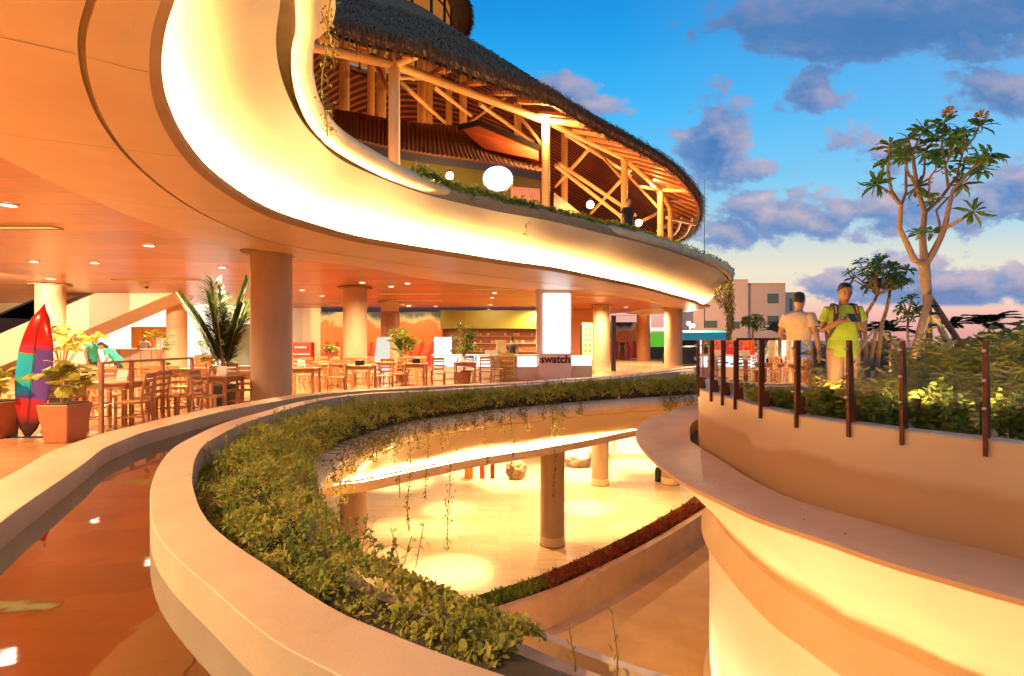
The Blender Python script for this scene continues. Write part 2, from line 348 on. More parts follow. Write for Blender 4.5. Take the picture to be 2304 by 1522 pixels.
# plan curves
def crv(pts, n=160, closed=False):
    pts = [np.array(p[:2], float) for p in pts]; out = []
    k = len(pts)
    for i in range(k - 1):
        p0 = pts[i - 1] if i else 2 * pts[0] - pts[1]; p1 = pts[i]; p2 = pts[i + 1]; p3 = pts[i + 2] if i + 2 < k else 2 * pts[-1] - pts[-2]
        for j in range(24):
            t = j / 24
            out.append(.5 * (2 * p1 + (p2 - p0) * t + (2 * p0 - 5 * p1 + 4 * p2 - p3) * t * t + (3 * p1 - p0 - 3 * p2 + p3) * t ** 3))
    out.append(pts[-1]); out = np.array(out)
    for _ in range(14): out[1:-1] = .25 * out[:-2] + .5 * out[1:-1] + .25 * out[2:]
    s = np.concatenate([[0], np.cumsum(np.linalg.norm(np.diff(out, axis=0), axis=1))]); u = np.linspace(0, s[-1], n)
    return np.stack([np.interp(u, s, out[:, 0]), np.interp(u, s, out[:, 1])], 1)
def trace(px, z, before=(), after=(), n=160):
    return crv(list(before) + [Q(a, b, z)[:2] for a, b in px] + list(after), n)
def rnorm(c):
    t = np.gradient(c, axis=0); t /= np.linalg.norm(t, axis=1, keepdims=True); return np.stack([t[:, 1], -t[:, 0]], 1)
def off(c, d):
    nn = rnorm(c)
    if not np.isscalar(d): d = np.asarray(d)[:, None]
    return c + nn * d
def nearest(master, c):
    D = np.linalg.norm(master[:, None] - c[None], axis=2); idx = D.argmin(1)
    idx = np.maximum.accumulate(idx).astype(float)
    for _ in range(6): idx[1:-1] = .25 * idx[:-2] + .5 * idx[1:-1] + .25 * idx[2:]
    i0 = np.clip(idx.astype(int), 0, len(c) - 2); f = (idx - i0)[:, None]
    return c[i0] * (1 - f) + c[i0 + 1] * f
class Mapped:            # a dense plan curve sampled where it lies nearest to each station of a master curve
    def __init__(s, master, c):
        s.c = c; D = np.linalg.norm(master[:, None] - c[None], axis=2); idx = np.maximum.accumulate(D.argmin(1)).astype(float)
        for _ in range(40): idx[1:-1] = .25 * idx[:-2] + .5 * idx[1:-1] + .25 * idx[2:]
        s.i = idx
    def at(s, d=0.0):
        c = off(s.c, d) if d else s.c; i0 = np.clip(s.i.astype(int), 0, len(c) - 2); f = (s.i - i0)[:, None]
        return c[i0] * (1 - f) + c[i0 + 1] * f
def row(c, z): return [Vector((a, b, z)) for a, b in c]

# ================================================================== SETTING
o = MB().poly([(-400, -200, ZP - .03), (600, -200, ZP - .03), (600, 2500, ZP - .03), (-400, 2500, ZP - .03)]).build('ground', mat('ground', (.10, .09, .07), .9, (.07, .06, .05), .3)); tag(o, kind='structure')
o = MB().poly([(-4000, 150, ZP + .3), (6000, 150, ZP + .3), (6000, 5200, ZP + .3), (-4000, 5200, ZP + .3)]).build('sea', mat('sea_water', (.10, .12, .16), .25)); tag(o, kind='structure')

# ------------------------------------------------------------------ upper balcony band
NB = 420
cF = trace([(722, 0), (710, 39), (704, 106), (712, 170), (729, 221), (761, 268), (804, 304), (870, 345), (903, 365), (969, 394), (1034, 421), (1100, 437), (1166, 453), (1240, 469), (1281, 479), (1347, 496), (1413, 509), (1479, 529), (1544, 552), (1610, 578), (1636, 594), (1649, 607)], 3.35,
           [(4.2, 1.9), (2.8, 1.65), (1.4, 1.8), (.2, 2.3), (-.8, 3.1), (-1.5, 4.15)], [(11.4, 26.5), (12.2, 29.5), (12.3, 33), (10.9, 38)], NB)
cM = trace([(401, 0), (377, 67), (365, 138), (366, 213), (384, 276), (418, 339), (469, 398), (540, 450), (615, 489), (702, 517), (800, 543), (900, 560), (1020, 578), (1150, 598), (1249, 611), (1347, 630), (1446, 650), (1511, 667), (1561, 680), (1580, 688)], 1.85,
           [(4.5, .9), (2.6, .6), (1.0, .8), (-.3, 1.35), (-1.2, 2.05)], [(11.2, 29), (11.3, 33), (9.8, 37)], NB)
mL = Mapped(cM, trace([(401, 0), (377, 67), (365, 138), (366, 213), (384, 276), (418, 339), (469, 398), (540, 450), (615, 489), (702, 517), (800, 543), (900, 560), (1020, 578), (1150, 598), (1249, 611), (1347, 630), (1446, 650), (1511, 667), (1561, 680), (1580, 688)], 1.85,
           [(4.5, .9), (2.6, .6), (1.0, .8), (-.3, 1.35), (-1.2, 2.05)], [(11.2, 29), (11.3, 33), (9.8, 37)], 500)); cL = mL.at(); mF = Mapped(cM, cF); cFm = mF.at()
mD = Mapped(cM, trace([(631, 0), (621, 79), (627, 150), (647, 213), (678, 272), (722, 323), (769, 361), (837, 393), (903, 419), (969, 441), (1067, 465), (1133, 479), (1240, 498), (1347, 524), (1446, 548), (1544, 578), (1610, 604), (1634, 624)], 2.97,
           [(4.3, 1.5), (2.8, 1.2), (1.4, 1.35), (.2, 1.8), (-.9, 2.6), (-1.6, 3.6)], [(10.9, 26), (11.9, 29), (11.9, 33), (10.3, 37.5)], 500)); cD = mD.at()
mB = Mapped(cM, trace([(209, 0), (189, 67), (187, 130), (201, 201), (233, 276), (284, 347), (355, 414), (434, 469), (513, 509), (600, 541), (720, 566), (880, 590), (1100, 622), (1249, 640), (1360, 654), (1470, 676), (1540, 698)], 1.84,
           [(4.5, .2), (2.6, .15), (.6, .62), (-.6, 1.25), (-1.4, 1.93), (-1.92, 2.42)], [(9.8, 30), (9.8, 34), (8.6, 38)], 500)); cB = mB.at()
mA = Mapped(cM, trace([(0, 353), (99, 402), (197, 446), (315, 495), (414, 526), (497, 550), (560, 566), (661, 583), (750, 594), (840, 605), (960, 629), (1140, 649), (1204, 655), (1289, 656), (1360, 663), (1425, 673), (1469, 682), (1500, 692)], 1.96,
           [(4.5, -3), (1, -2.5), (-1.5, -1.2), (-3.6, 1.2), (-4.9, 3.6)], [(8.6, 33), (8.0, 36), (7, 39)], 500)); cA = mA.at()
bal = thing('curved_balcony', 'sweeping cream balcony band with glowing cove light above the cafe', 'balcony', (-5.9, 11, 1.9))
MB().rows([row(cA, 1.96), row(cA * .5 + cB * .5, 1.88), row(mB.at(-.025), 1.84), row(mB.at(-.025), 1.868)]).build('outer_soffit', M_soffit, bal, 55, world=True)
MB().rows([row(mB.at(-.025), 1.864), row(mB.at(.015), 1.864)]).build('groove', M_recess, bal, world=True)  # dark colour stands for the shade inside the groove
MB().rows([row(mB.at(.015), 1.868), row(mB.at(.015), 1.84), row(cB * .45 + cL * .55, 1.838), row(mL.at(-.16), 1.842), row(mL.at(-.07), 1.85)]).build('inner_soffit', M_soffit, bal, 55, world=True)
MB().rows([row(mL.at(-.07), 1.85), row(mL.at(-.01), 1.885), row(cL, 1.895), row(cL, 1.965), row(mL.at(-.03), 1.97), row(mL.at(-.05), 1.87), row(mL.at(-.5), 1.87)]).build('lip', mat('shaded_lip_plaster', (.42, .22, .09), .6, (.36, .18, .07), 3), bal, 55, world=True)  # lip plaster coloured darker to stand for the shade on its face
for k_ in (72, 88, 108, 134, 168, 210, 260):       # hairline joints between the soffit panels
    rr_ = [cA[k_], (cA[k_] + cB[k_]) / 2, mB.at(-.03)[k_]]; zz_ = [1.955, 1.876, 1.836]
    def seam(rr_, zz_): return MB().rows([[Vector((p[0], p[1] - .004, z)) for p, z in zip(rr_, zz_)], [Vector((p[0], p[1] + .004, z)) for p, z in zip(rr_, zz_)]])
    seam(rr_, zz_).build('panel_seam', M_recess, bal, world=True)
    rr_ = [mB.at(.02)[k_], (cB * .45 + cL * .55)[k_], mL.at(-.16)[k_], mL.at(-.075)[k_]]; seam(rr_, [1.836, 1.834, 1.838, 1.846]).build('panel_seam', M_recess, bal, world=True)
cBase = mL.at(-.42)
rw = []
for i in range(15):
    a = PI / 2 * i / 14
    q_ = i / 14; rw.append(row(cBase + (cD - cBase) * (.74 * q_ + .26 * math.sin(a)), 1.99 + .98 * (.74 * q_ + .26 * (1 - math.cos(a)))))
MB().rows(rw).build('fascia', M_plaster, bal, 60, world=True)
for sl_ in (slice(0, 15), slice(62, None)): MB().rows([row(mL.at(-.40)[sl_], 1.882), row(mL.at(-.22)[sl_], 1.882)]).build('light_strip', M_cove, bal, world=True)
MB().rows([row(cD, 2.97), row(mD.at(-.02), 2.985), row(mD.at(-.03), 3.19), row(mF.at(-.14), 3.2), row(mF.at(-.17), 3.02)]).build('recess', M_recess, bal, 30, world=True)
rw = []
for i in range(15):
    a = math.radians(-100 + 210 * i / 14); rw.append(row(mF.at(-.19 + .19 * math.cos(a)), 3.175 + .175 * math.sin(a)))
MB().rows(rw + [row(mF.at(-.3), 3.335), row(mF.at(-.38), 3.26), row(mF.at(-.66), ZUP + .12), row(mF.at(-1.35), ZUP + .02)]).build('cap', M_cap, bal, 60, world=True)
# upper floor and wood ceiling
far = [(7, 39, 0), (5, 46, 0), (-45, 46, 0), (-45, -6, 0), (4.5, -6, 0)]
def sheet(c, z, pts, d=0): return MB().poly([(a, b, z) for a, b in off(c, d)[::4]] + [(a, b, z) for a, b, _ in pts])
ceil = tag(sheet(mA.c, 1.975, far, .06).build('wooden_ceiling', M_ceil, fixn=False), 'polished orange board ceiling with lamps over the whole cafe', 'ceiling')
ceil.data.flip_normals() if ceil.data.polygons[0].normal.z > 0 else None
o = sheet(cF, ZUP, [(7, 40, 0), (5, 47, 0), (-45, 47, 0), (-45, 0, 0)], -1.3).build('upper_floor', M_deck); tag(o, kind='structure')
o = MB().lathe([(0, 0), (1.75, .02), (1.85, .1), (1.85, .3), (1.7, .38), (0, .38)], (-4.75, 7.6, 5.2), 40, 1.1, 1).build('round_canopy', M_soffit, None, 40); tag(o, 'small rounded orange canopy edge above the balcony rail, beside the thatch', 'canopy')

# ------------------------------------------------------------------ lower ring: parapets, water, planter, glowing band
O1 = trace([(0, 1080), (53, 1051), (110, 1018), (163, 998), (229, 976), (306, 957), (388, 937), (464, 921), (558, 905), (659, 889), (766, 879), (960, 868), (1140, 861), (1213, 856), (1287, 851), (1373, 845), (1490, 832), (1540, 826)], -1.15,
           [(2.5, -.9), (.3, -.5), (-1.3, .4), (-2.6, 1.6), (-3.5, 2.8)], [(9.2, 23.5), (11, 24.5)], 220)
R1 = trace([(700, 1488), (613, 1439), (531, 1374), (482, 1329), (433, 1288), (392, 1251), (368, 1223), (350, 1196), (339, 1160), (337, 1129), (339, 1096), (347, 1072), (360, 1043), (391, 1007), (438, 981), (490, 957), (542, 940), (594, 926), (646, 911), (725, 895), (829, 884), (960, 878), (1140, 867), (1287, 857), (1373, 850), (1490, 838), (1560, 830)], -1.12,
           [(3, 1.0), (1.5, 1.05), (.5, 1.2), (-.2, 1.5)], [(8.5, 20.5), (10, 21.2)], 220)
T = crv([(3, 2.0), (1.6, 2.03), (.8, 2.2), (.33, 2.44), (.0, 2.68), (-.28, 2.85), (-.6, 3.05), (-.95, 3.36), (-1.4, 4.15), (-1.9, 5.1), (-2.3, 6.2), (-2.42, 7.3), (-2.2, 8.4)] +
        [Q(a, b, -1.55)[:2] for a, b in [(940, 950), (1039, 935), (1133, 922), (1220, 914), (1313, 905), (1440, 896), (1570, 889)]] + [(7, 15.7), (9, 16.2)], 240)
def wallrows(c, d, z0, z1, r=.004):
    a, b = c, off(c, d); s = 1 if d > 0 else -1
    return MB().rows([row(a, z0), row(a, z1 - r), row(off(c, s * r), z1), row(off(c, d - s * r), z1), row(b, z1 - r), row(b, z0)])
o = wallrows(O1, .45, -1.9, -1.15).build('outer_parapet', M_parapet, None, 35); tag(o, 'low curved concrete parapet between the cafe floor and the water channel', 'parapet wall')
o = wallrows(R1, .27, -1.75, -1.12).build('inner_parapet', M_parapet, None, 35); tag(o, 'low curved concrete kerb between the water channel and the green planter', 'parapet wall')
def ring(c1, c2, z): return MB().rows([row(c1, z), row(crv(c2, len(c1)), z)])
O2 = off(O1, .44)
o = MB().rows([row(O2, -1.32), row(nearest(O2, off(R1, .02)), -1.32)]).build('water', M_water); tag(o, kind='structure')
o = MB().rows([row(off(O1, .3), -1.52), row(nearest(O1, off(R1, .1)), -1.52)]).build('channel_bed', M_bed); tag(o, kind='structure')
floor = [(11, 26, 0), (12, 30, 0), (9, 46.5, 0), (-45, 46.5, 0), (-45, -8, 0), (2.5, -8, 0)]
o = sheet(O1, ZF, floor, .06).build('cafe_floor', M_deck); tag(o, kind='structure')
TR = nearest(T, off(R1, .24))
# soil bed that mounds between the kerb and the rim
NT = len(T)
def bedz(t): return -1.40 + .10 * np.sin(PI * t)
o = MB().rows([row(TR * (1 - t) + off(T, -.3) * t, bedz(t)) for t in np.linspace(0, 1, 9)] + [row(off(T, -.3), -1.75)]).build('planter_soil', M_soil, None, 60); tag(o, kind='structure')
low = thing('lower_balcony', 'cream rim below the planter with a bright cove light along its foot', 'balcony', (-3.2, 10, -3))
rw = [row(off(T, -.34), -1.75), row(off(T, -.34), -1.58)]
for i in range(13):
    a = math.radians(100 - 230 * i / 12); rw.append(row(off(T, -.17 + .19 * math.cos(a)), -1.74 + .175 * math.sin(a)))
MB().rows(rw).build('cap', M_cap, low, 60, world=True)
mK = Mapped(T, crv([(4, 1.2), (2, 1.0), (.5, 1.2), (-.9, 2.1), (-1.9, 3.2), (-2.6, 4.5), (-3.2, 5.9), (-3.55, 7.4), (-3.6, 8.7)] + [Q(a, b, -3.0)[:2] for a, b in [(737, 1119), (823, 1107), (945, 1079), (1068, 1052), (1215, 1027), (1333, 1004), (1431, 982)]] + [(5.5, 17), (8, 18.2), (11, 19)], 500)); K = mK.at()
cb = mK.at(-.42); tp_ = off(T, -.22); rw = [row(off(T, -.28), -1.88), row(tp_, -1.95)]
for i in range(13):
    a = PI / 2 * (1 - i / 12); q_ = 1 - i / 12; rw.append(row(cb + (tp_ - cb) * (.6 * q_ + .4 * math.sin(a)), -2.84 + .88 * (.6 * q_ + .4 * (1 - math.cos(a)))))
MB().rows(rw).build('fascia', M_plaster, low, 60, world=True)
kS = int(np.argmax(T[:, 0] < -1.6)); MB().rows([row(mK.at(-.42)[kS:], -2.895), row(mK.at(-.24)[kS:], -2.895)]).build('light_strip', M_cove2, low, world=True)
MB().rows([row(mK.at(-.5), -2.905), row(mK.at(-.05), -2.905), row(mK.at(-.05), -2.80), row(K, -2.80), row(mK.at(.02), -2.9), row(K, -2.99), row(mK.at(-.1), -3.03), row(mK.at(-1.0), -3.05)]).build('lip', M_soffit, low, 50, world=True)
o = MB().poly([(a, b, -3.06) for a, b in off(mK.c, -.9)[::4]] + [(12, 20, -3.06), (14, 46, -3.06), (-45, 46, -3.06), (-45, -8, -3.06), (4, -8, -3.06)]).build('lower_ceiling', M_plaster); tag(o, kind='structure')
o = MB().poly([(-45, 3, ZP), (14, 3, ZP), (40, 60, ZP), (-45, 60, ZP)]).build('plaza_floor', M_plaza); tag(o, kind='structure')

# curved bedding kerb on the plaza, and the sandy ramp in front of it
BK = trace([(1030, 1400), (1080, 1378), (1150, 1354), (1250, 1320), (1330, 1284), (1400, 1250), (1500, 1195), (1560, 1158), (1585, 1142)], -5.9, [(-1.75, 10.3)], [(8.2, 20), (9.5, 22.5)], 120)
o = wallrows(BK, .22, ZP, -5.9).build('bedding_kerb', M_parapet, None, 35); tag(o, 'curved low concrete planter wall holding red bedding plants on the plaza', 'planter wall')
o = MB().poly([(a, b, ZP + .005) for a, b in off(BK, .3)[::3]] + [(14, 22.5, ZP + .005), (14, 2, ZP + .005), (-6, 2, ZP + .005)]).build('ramp', M_sand); tag(o, kind='structure')
o = MB().rows([row(off(BK, .22), ZP + .03), row(off(BK, .5), ZP + .03), row(off(BK, .5), ZP)]).build('kerb_foot', M_parapet); tag(o, kind='structure')
g = MB(); sl = off(BK, .232)
g.rows([row(sl[88:108], -6.18), row(sl[88:108], -6.1)]); o = g.build('drain_slot', M_black); tag(o, 'long narrow dark slot in the end of the curved planter wall', 'drain slot')

# near rim boards at the end of the planter
o = MB().rows([row(off(T, -.33)[8:60], -1.70), row(off(T, -.33)[8:60], -1.52), row(off(T, -.06)[8:60], -1.52), row(off(T, -.06)[8:60], -1.70)]).build('planter_rim', M_parapet, None, 30); tag(o, 'worn concrete rim at the near end of the green planter', 'planter rim')
NE = int(np.argmax(T[:, 0] < -.12))
o = MB().rows([row(off(T, .16)[8:NE], -2.0), row(off(T, .16)[8:NE], -1.60), row(off(T, .21)[8:NE], -1.60), row(off(T, .21)[8:NE], -2.0)]).build('outer_trough_edge', M_plaster, None, 30); tag(o, 'thin upright cream trough edge outside the worn planter rim', 'trough edge')
o = MB().rows([row(off(T, -.06)[8:NE], -1.95), row(off(T, .16)[8:NE], -1.95)]).build('trough_base', M_soil); tag(o, kind='structure')

# ------------------------------------------------------------------ right pavilion: ledge, drum walls, glass rail
L = trace([(1574, 910), (1509, 925), (1457, 943), (1435, 960), (1430, 977), (1439, 999), (1474, 1038), (1531, 1082), (1609, 1121), (1705, 1165), (1835, 1208), (1987, 1260), (2140, 1304), (2304, 1349)], -1.75, [(14, 15.5), (8.5, 15.4)], [(3.88, 3.03), (4.5, 2.5), (5.4, 1.85), (7, 1.0), (9, .2)], 200)
Wc = trace([(1574, 873), (1587, 880), (1661, 901), (1715, 917), (1800, 936), (1902, 951), (2039, 969), (2224, 990), (2304, 1000)], -.85, [(14, 14.6), (9, 14.2), (6.0, 13.0), (4.2, 11.2)], [(4.6, 3.68), (5.3, 3.02), (6.4, 2.2), (8.2, 1.2)], 200)
pav = thing('terrace_pavilion', 'cream round terrace base with a broad ledge, right of the open void', 'terrace', (2.6, 6, ZP))
LW = nearest(L, Wc)
MB().rows([row(LW + rnorm(LW) * .16, -1.98), row(LW + rnorm(LW) * .16, -1.75)] + [row(LW + rnorm(LW) * .16 + (L - LW - rnorm(LW) * .16) * t, -1.75) for t in (.33, .66, .985)] + [row(L, -1.757), row(L, -1.80), row(off(L, -.03), -1.815)]).build('ledge', M_ledge, pav, 50, world=True)
dk = lambda d: off(L, -d)
MB().rows([row(dk(.03), -1.815), row(dk(.35), -2.05), row(dk(.75), -2.42), row(dk(1.15), -2.80)]).build('soffit', M_plaster, pav, 40, world=True)
MB().rows([row(dk(1.15), -2.80), row(dk(1.22), -2.86), row(dk(1.38), -3.18)]).build('upper_band', M_plaster, pav, 40, world=True)
MB().rows([row(dk(1.38), -3.18), row(dk(1.21), -3.55), row(dk(1.21), -3.62), row(dk(1.30), -3.66)]).build('lower_band', M_plaster, pav, 30, world=True)
MB().rows([row(dk(1.34), -3.65), row(dk(1.36), -4.8), row(dk(1.34), ZP + .25), row(dk(1.25), ZP + .2), row(dk(1.23), ZP)]).build('drum_wall', mat('pale_drum_plaster', (.90, .80, .64), .55, (.86, .74, .57), 1, bump=.05, bscale=14), pav, 40, world=True)
MB().rows([row(Wc, -2.0), row(Wc, -.87), row(off(Wc, -.02), -.85), row(off(Wc, -.22), -.85), row(off(Wc, -.24), -1.1)]).build('upper_wall', M_wall, pav, 40, world=True)
o = MB().poly([(a, b, ZPLAT) for a, b in off(Wc, -.2)[::2]] + [(30, 1.5, ZPLAT), (30, 30, ZPLAT)]).build('terrace_floor', mat('terrace_earth', (.42, .23, .11), .9, (.30, .16, .07), 3)); tag(o, kind='structure')
for yy_ in (3.3, 4.4, 5.8, 7.6, 9.4):
    i_ = int(np.argmin(np.abs(L[:, 1] - yy_))); q_ = off(L, -.80)[i_]; t = thing('ground_uplight', 'round uplight set in the plaza floor at the foot of the pale drum wall', 'uplight', (q_[0], q_[1], ZP), 0, 'uplights around the drum foot'); MB().lathe([(.14, 0), (.15, .06), (.12, .06)], n=18).build('rim', M_dark, t, 40); MB().lathe([(0, .05), (.12, .05)], n=18).build('lens', M_down, t)
    n_ = rnorm(L)[i_]; spot('uplight_beam', (q_[0], q_[1], ZP + .12), 330, 100, (1, .72, .38), 1.0, .1, (q_[0] - n_[0] * .25, q_[1] - n_[1] * .45, -4.2))
n = 26; i_ = rng.integers(40, 150, n); q_ = L[i_] + rnorm(L)[i_] * -rng.uniform(.08, .6, n)[:, None]
o = leafmesh([leaves(np.column_stack([q_, np.full(n, -1.744)]), np.column_stack([rng.normal(size=(n, 2)), np.zeros(n)]), rng.uniform(.02, .05, n), .014, np.tile((0, 0, 1.0), (n, 1)))], 'fallen_leaves', M_soil); tag(o, kind='stuff')
# glass balustrade
def onW(px):      # station on the wall curve seen at photo column px
    s = (px - CX) / F; k = min(range(60, 198), key=lambda i: abs(Wc[i][0] / max(Wc[i][1], .1) - s)); return k
gb = thing('glass_balustrade', 'frameless glass balustrade on brown steel fins along the terrace edge', 'balustrade', (3.3, 6, -.85))
kt = int(np.argmin(Wc[:, 0] / Wc[:, 1]))
stations = []
arc = np.concatenate([[0], np.cumsum(np.linalg.norm(np.diff(Wc, axis=0), axis=1))])
fr_px = [1600, 1626, 1661, 1716, 1800, 1903, 2039, 2224]
fr_k = [max(range(kt, 199), key=lambda i: -abs(Wc[i][0] / Wc[i][1] - (p - CX) / F)) for p in fr_px]
sts = [arc[k] for k in fr_k]
step = .72
sts = [sts[0] - step * j for j in range(7, 0, -1)] + sts + [sts[-1] + .62, sts[-1] + 1.3]
nW = rnorm(Wc)
def atW(s, d=0):
    p = np.array([np.interp(s, arc, Wc[:, 0]), np.interp(s, arc, Wc[:, 1])]); n = np.array([np.interp(s, arc, nW[:, 0]), np.interp(s, arc, nW[:, 1])]); n /= np.linalg.norm(n)
    q = p + n * d; return Vector((q[0], q[1], 0)), Vector((n[0], n[1], 0))
for s in sts:
    p, n = atW(s); t = Vector((-n.y, n.x, 0)); m = MB(); w = .011
    pr = [(.035, -.99), (.035, 0.0), (-.02, 0.0), (-.10, -.84), (-.001 + .003, -.84), (.003, -.99)]
    m.prism([p + n * a + t * -w + Vector((0, 0, z)) for a, z in pr], 2 * w, t)
    m.box(p + n * .036 + Vector((0, 0, -.495)), (.030, .012, .99), rz=math.atan2(t.y, t.x))
    po = m.build('post', M_steel, gb, world=True)
    for z in (-.09, -.34, -.58): MB().tube([p + n * .04 + Vector((0, 0, z)), p + n * .085 + Vector((0, 0, z))], .014, 8).build('stud', M_stud, po)
for a, b in zip(sts[:-1], sts[1:]):
    lo = []; hi_ = []; N_ = 6
    inn = []
    for i in range(N_ + 1):
        s = a + .018 + (b - a - .036) * i / N_; p, n = atW(s, .008); lo.append(p + Vector((0, 0, -.63))); hi_.append(p + Vector((0, 0, 0)))
    gp = MB().rows([lo, hi_]).build('glass_panel', M_glass, gb, 60, world=True)

# ================================================================== CAFE
def colm(px, ytop, d, zb, zt, label, m=M_concrete, Y=None, collar=True):
    Y = Y or zt * F / (HZ - ytop); x = (px - CX) / F * Y
    t = thing('concrete_column', label, 'column', (x, Y, zb), 0, None)
    MB().lathe([(d / 2, 0), (d / 2, zt - zb)], n=40).build('shaft', m, t, 50)
    MB().lathe([(d / 2 + .03, 0), (d / 2 + .03, .12), (d / 2, .125)], n=40).build('base_ring', m, t, 30)
    if collar: MB().lathe([(d * .72, zt - zb - .03), (d * .72, zt - zb)], n=40).build('shadow_gap', M_recess, t, 30)
    return t
colm(611, 568, .86, ZF, 1.95, 'thickest concrete column, in front of the dark palm')
colm(799, 648, .86, ZF, 1.95, 'concrete column in front of the orange mural')
colm(114, 641, .84, ZF, 1.95, 'concrete column beside the escalator, behind the surfboard')
colm(398, 672, .84, ZF, 1.95, 'concrete column against the white glowing shop, behind the bar', M_plaster)
colm(1353, 688, .95, ZF, 1.95, 'concrete column between the white kiosk and the dark door frame')
colm(1515, 693, 1.05, ZF, 1.95, 'outermost concrete column at the right end of the cafe')
colm(1448, 716, 1.0, ZF, 1.95, 'orange lit column seen inside the open door frame', M_wood, Y=38, collar=False)
c = colm(878, 682, .9, ZF, 1.95, 'column with a brown photo wrap, behind the white board', Y=26)
MB().lathe([(.47, .0), (.47, 1.25)], (0, 0, 1.7), n=32).build('photo_wrap', mat('photo_wrap_print', (.10, .03, .015), .4, (.28, .14, .08), 6, amt=1.2), c, 40)

# ceiling lamps
DL = [(18, 463), (335, 554), (76, 590), (213, 593), (500, 603), (115, 629), (680, 654), (725, 667), (815, 637), (917, 639), (1122, 639), (1113, 660), (1108, 671), (1103, 686), (1100, 697), (920, 689), (980, 690), (1312, 713), (1320, 721), (1362, 689), (1408, 692), (1482, 701), (1387, 717), (1438, 707), (1492, 715), (1429, 716), (880, 646), (1040, 700)]
dl0 = None; NDL = 0
for (a, b) in DL:
    p = Q(a, b, 1.95)
    if p.y > 44 or p.x < -44: continue
    if dl0 is None:
        dl0 = thing('downlight', 'small round downlight glowing in the orange board ceiling', 'downlight', p, 0, 'downlights in the board ceiling')
        MB().lathe([(.10, .02), (.125, .02), (.13, .0), (.10, -.004), (.095, .02)], n=20).build('trim_ring', M_white, dl0, 40)
        MB().lathe([(0, .006), (.095, .006), (.095, .02), (0, .02)], n=20).build('lens', M_down, dl0)
    else: dup(dl0, p)
CE = 2500
for (x, y) in [(-10.6, 9.2), (-7.2, 12.5), (-11.5, 12.5), (-9.5, 16.5), (-14, 17), (-4.6, 16.5), (-6.2, 21), (-1.8, 20.5), (2.8, 22.5), (-10, 24), (-3, 26), (4.5, 27), (8.2, 31), (6.5, 34), (1.5, 30), (-13.5, 9.5), (-9.3, 5.2), (-7.5, 2.5), (-4.2, 0.2)]:
    o = spot('downlight_beam', (x, y, 1.9), CE, 166, blend=1.0)
STR = [(30, 513, 1.5, 'nearest ceiling light strip, cut by the left edge of the photo'), (350, 630, 2.7, 'long ceiling light strip left of the thickest column'), (920, 663, 2.6, 'ceiling light strip right of the mural column'), (935, 677, 2.6, 'ceiling light strip over the planter with the photo wrapped column'), (1130, 651, 2.2, 'ceiling light strip just left of the kiosk light box'), (1345, 667, 2.2, 'ceiling light strip just right of the kiosk light box'), (1320, 682, 1.6, 'short ceiling light strip above the menu board'), (700, 686, 3.0, 'ceiling light strip above the pale wall beside the thickest column'), (1400, 711, 2.4, 'farthest ceiling light strip, toward the open door frame')]
for (a, b, w, lb) in STR:
    p = Q(a, b, 1.95); t = thing('ceiling_light_strip', lb, 'strip light', p, 0, 'light strips in the board ceiling')
    MB().box((0, 0, .006), (w, .22, .012)).build('diffuser', M_strip, t)
    MB().rows([[Vector((x, y, 0.01)), Vector((x, y, -.012))] for x, y in ((-w / 2 - .02, -.13), (w / 2 + .02, -.13), (w / 2 + .02, .13), (-w / 2 - .02, .13), (-w / 2 - .02, -.13))]).build('trim', M_wood, t)
p = Q(330, 645, 1.85); t = thing('security_camera', 'small black dome security camera hanging from the ceiling near the escalator', 'security camera', p)
MB().lathe([(.05, .1), (.09, .08), (.09, 0)], n=16).build('mount', M_white, t, 40); MB().ball((0, 0, 0), .075).build('dome', M_black, t, 60)

# back walls
def wallbox(name, x0, x1, y, z0, z1, m, th=.2): return MB().box(((x0 + x1) / 2, y + th / 2, (z0 + z1) / 2), (x1 - x0, th, z1 - z0)).build(name, m)
tag(wallbox('cream_wall', -15.2, -11.6, 31, ZF, 1.97, M_plaster), 'plain cream back wall between the thickest column and the mural', 'wall')
# beach mural: sea foam over orange sand with red swirls
mm = bpy.data.materials.new('beach_mural_paint'); mm.use_nodes = True; t_ = mm.node_tree; b_ = t_.nodes['Principled BSDF']
tcn = N('ShaderNodeTexCoord', t_); sp = N('ShaderNodeSeparateXYZ', t_); t_.links.new(tcn.outputs['Object'], sp.inputs[0])
nz = N('ShaderNodeTexNoise', t_); nz.inputs['Scale'].default_value = .55; nz.inputs['Detail'].default_value = 2; t_.links.new(tcn.outputs['Object'], nz.inputs['Vector'])
nf = N('ShaderNodeTexNoise', t_); nf.inputs['Scale'].default_value = 4; nf.inputs['Detail'].default_value = 5; t_.links.new(tcn.outputs['Object'], nf.inputs['Vector'])
hz_ = math_('ADD', sp.outputs[2], math_('MULTIPLY', math_('SUBTRACT', nz.outputs['Fac'], .5, t_), 2.6, t_), t_)
hz_ = math_('ADD', hz_, math_('MULTIPLY', math_('SUBTRACT', nf.outputs['Fac'], .5, t_), .5, t_), t_)
base_ = ramp(math_('MULTIPLY', math_('ADD', hz_, 1.5, t_), .29, t_, True), [(0, (.60, .06, .03, 1)), (.28, (.72, .13, .04, 1)), (.34, (.80, .20, .05, 1)), (.70, (.78, .19, .045, 1)), (.72, (.80, .42, .16, 1)), (.78, (.50, .46, .26, 1)), (.86, (.16, .26, .20, 1)), (.90, (.02, .03, .05, 1)), (1, (.015, .02, .05, 1))], t_)
wv = N('ShaderNodeTexWave', t_); wv.inputs['Scale'].default_value = .6; wv.inputs['Distortion'].default_value = 6; wv.inputs['Detail'].default_value = 1; t_.links.new(tcn.outputs['Object'], wv.inputs['Vector'])
lowm = math_('LESS_THAN', sp.outputs[2], -.1, t_)
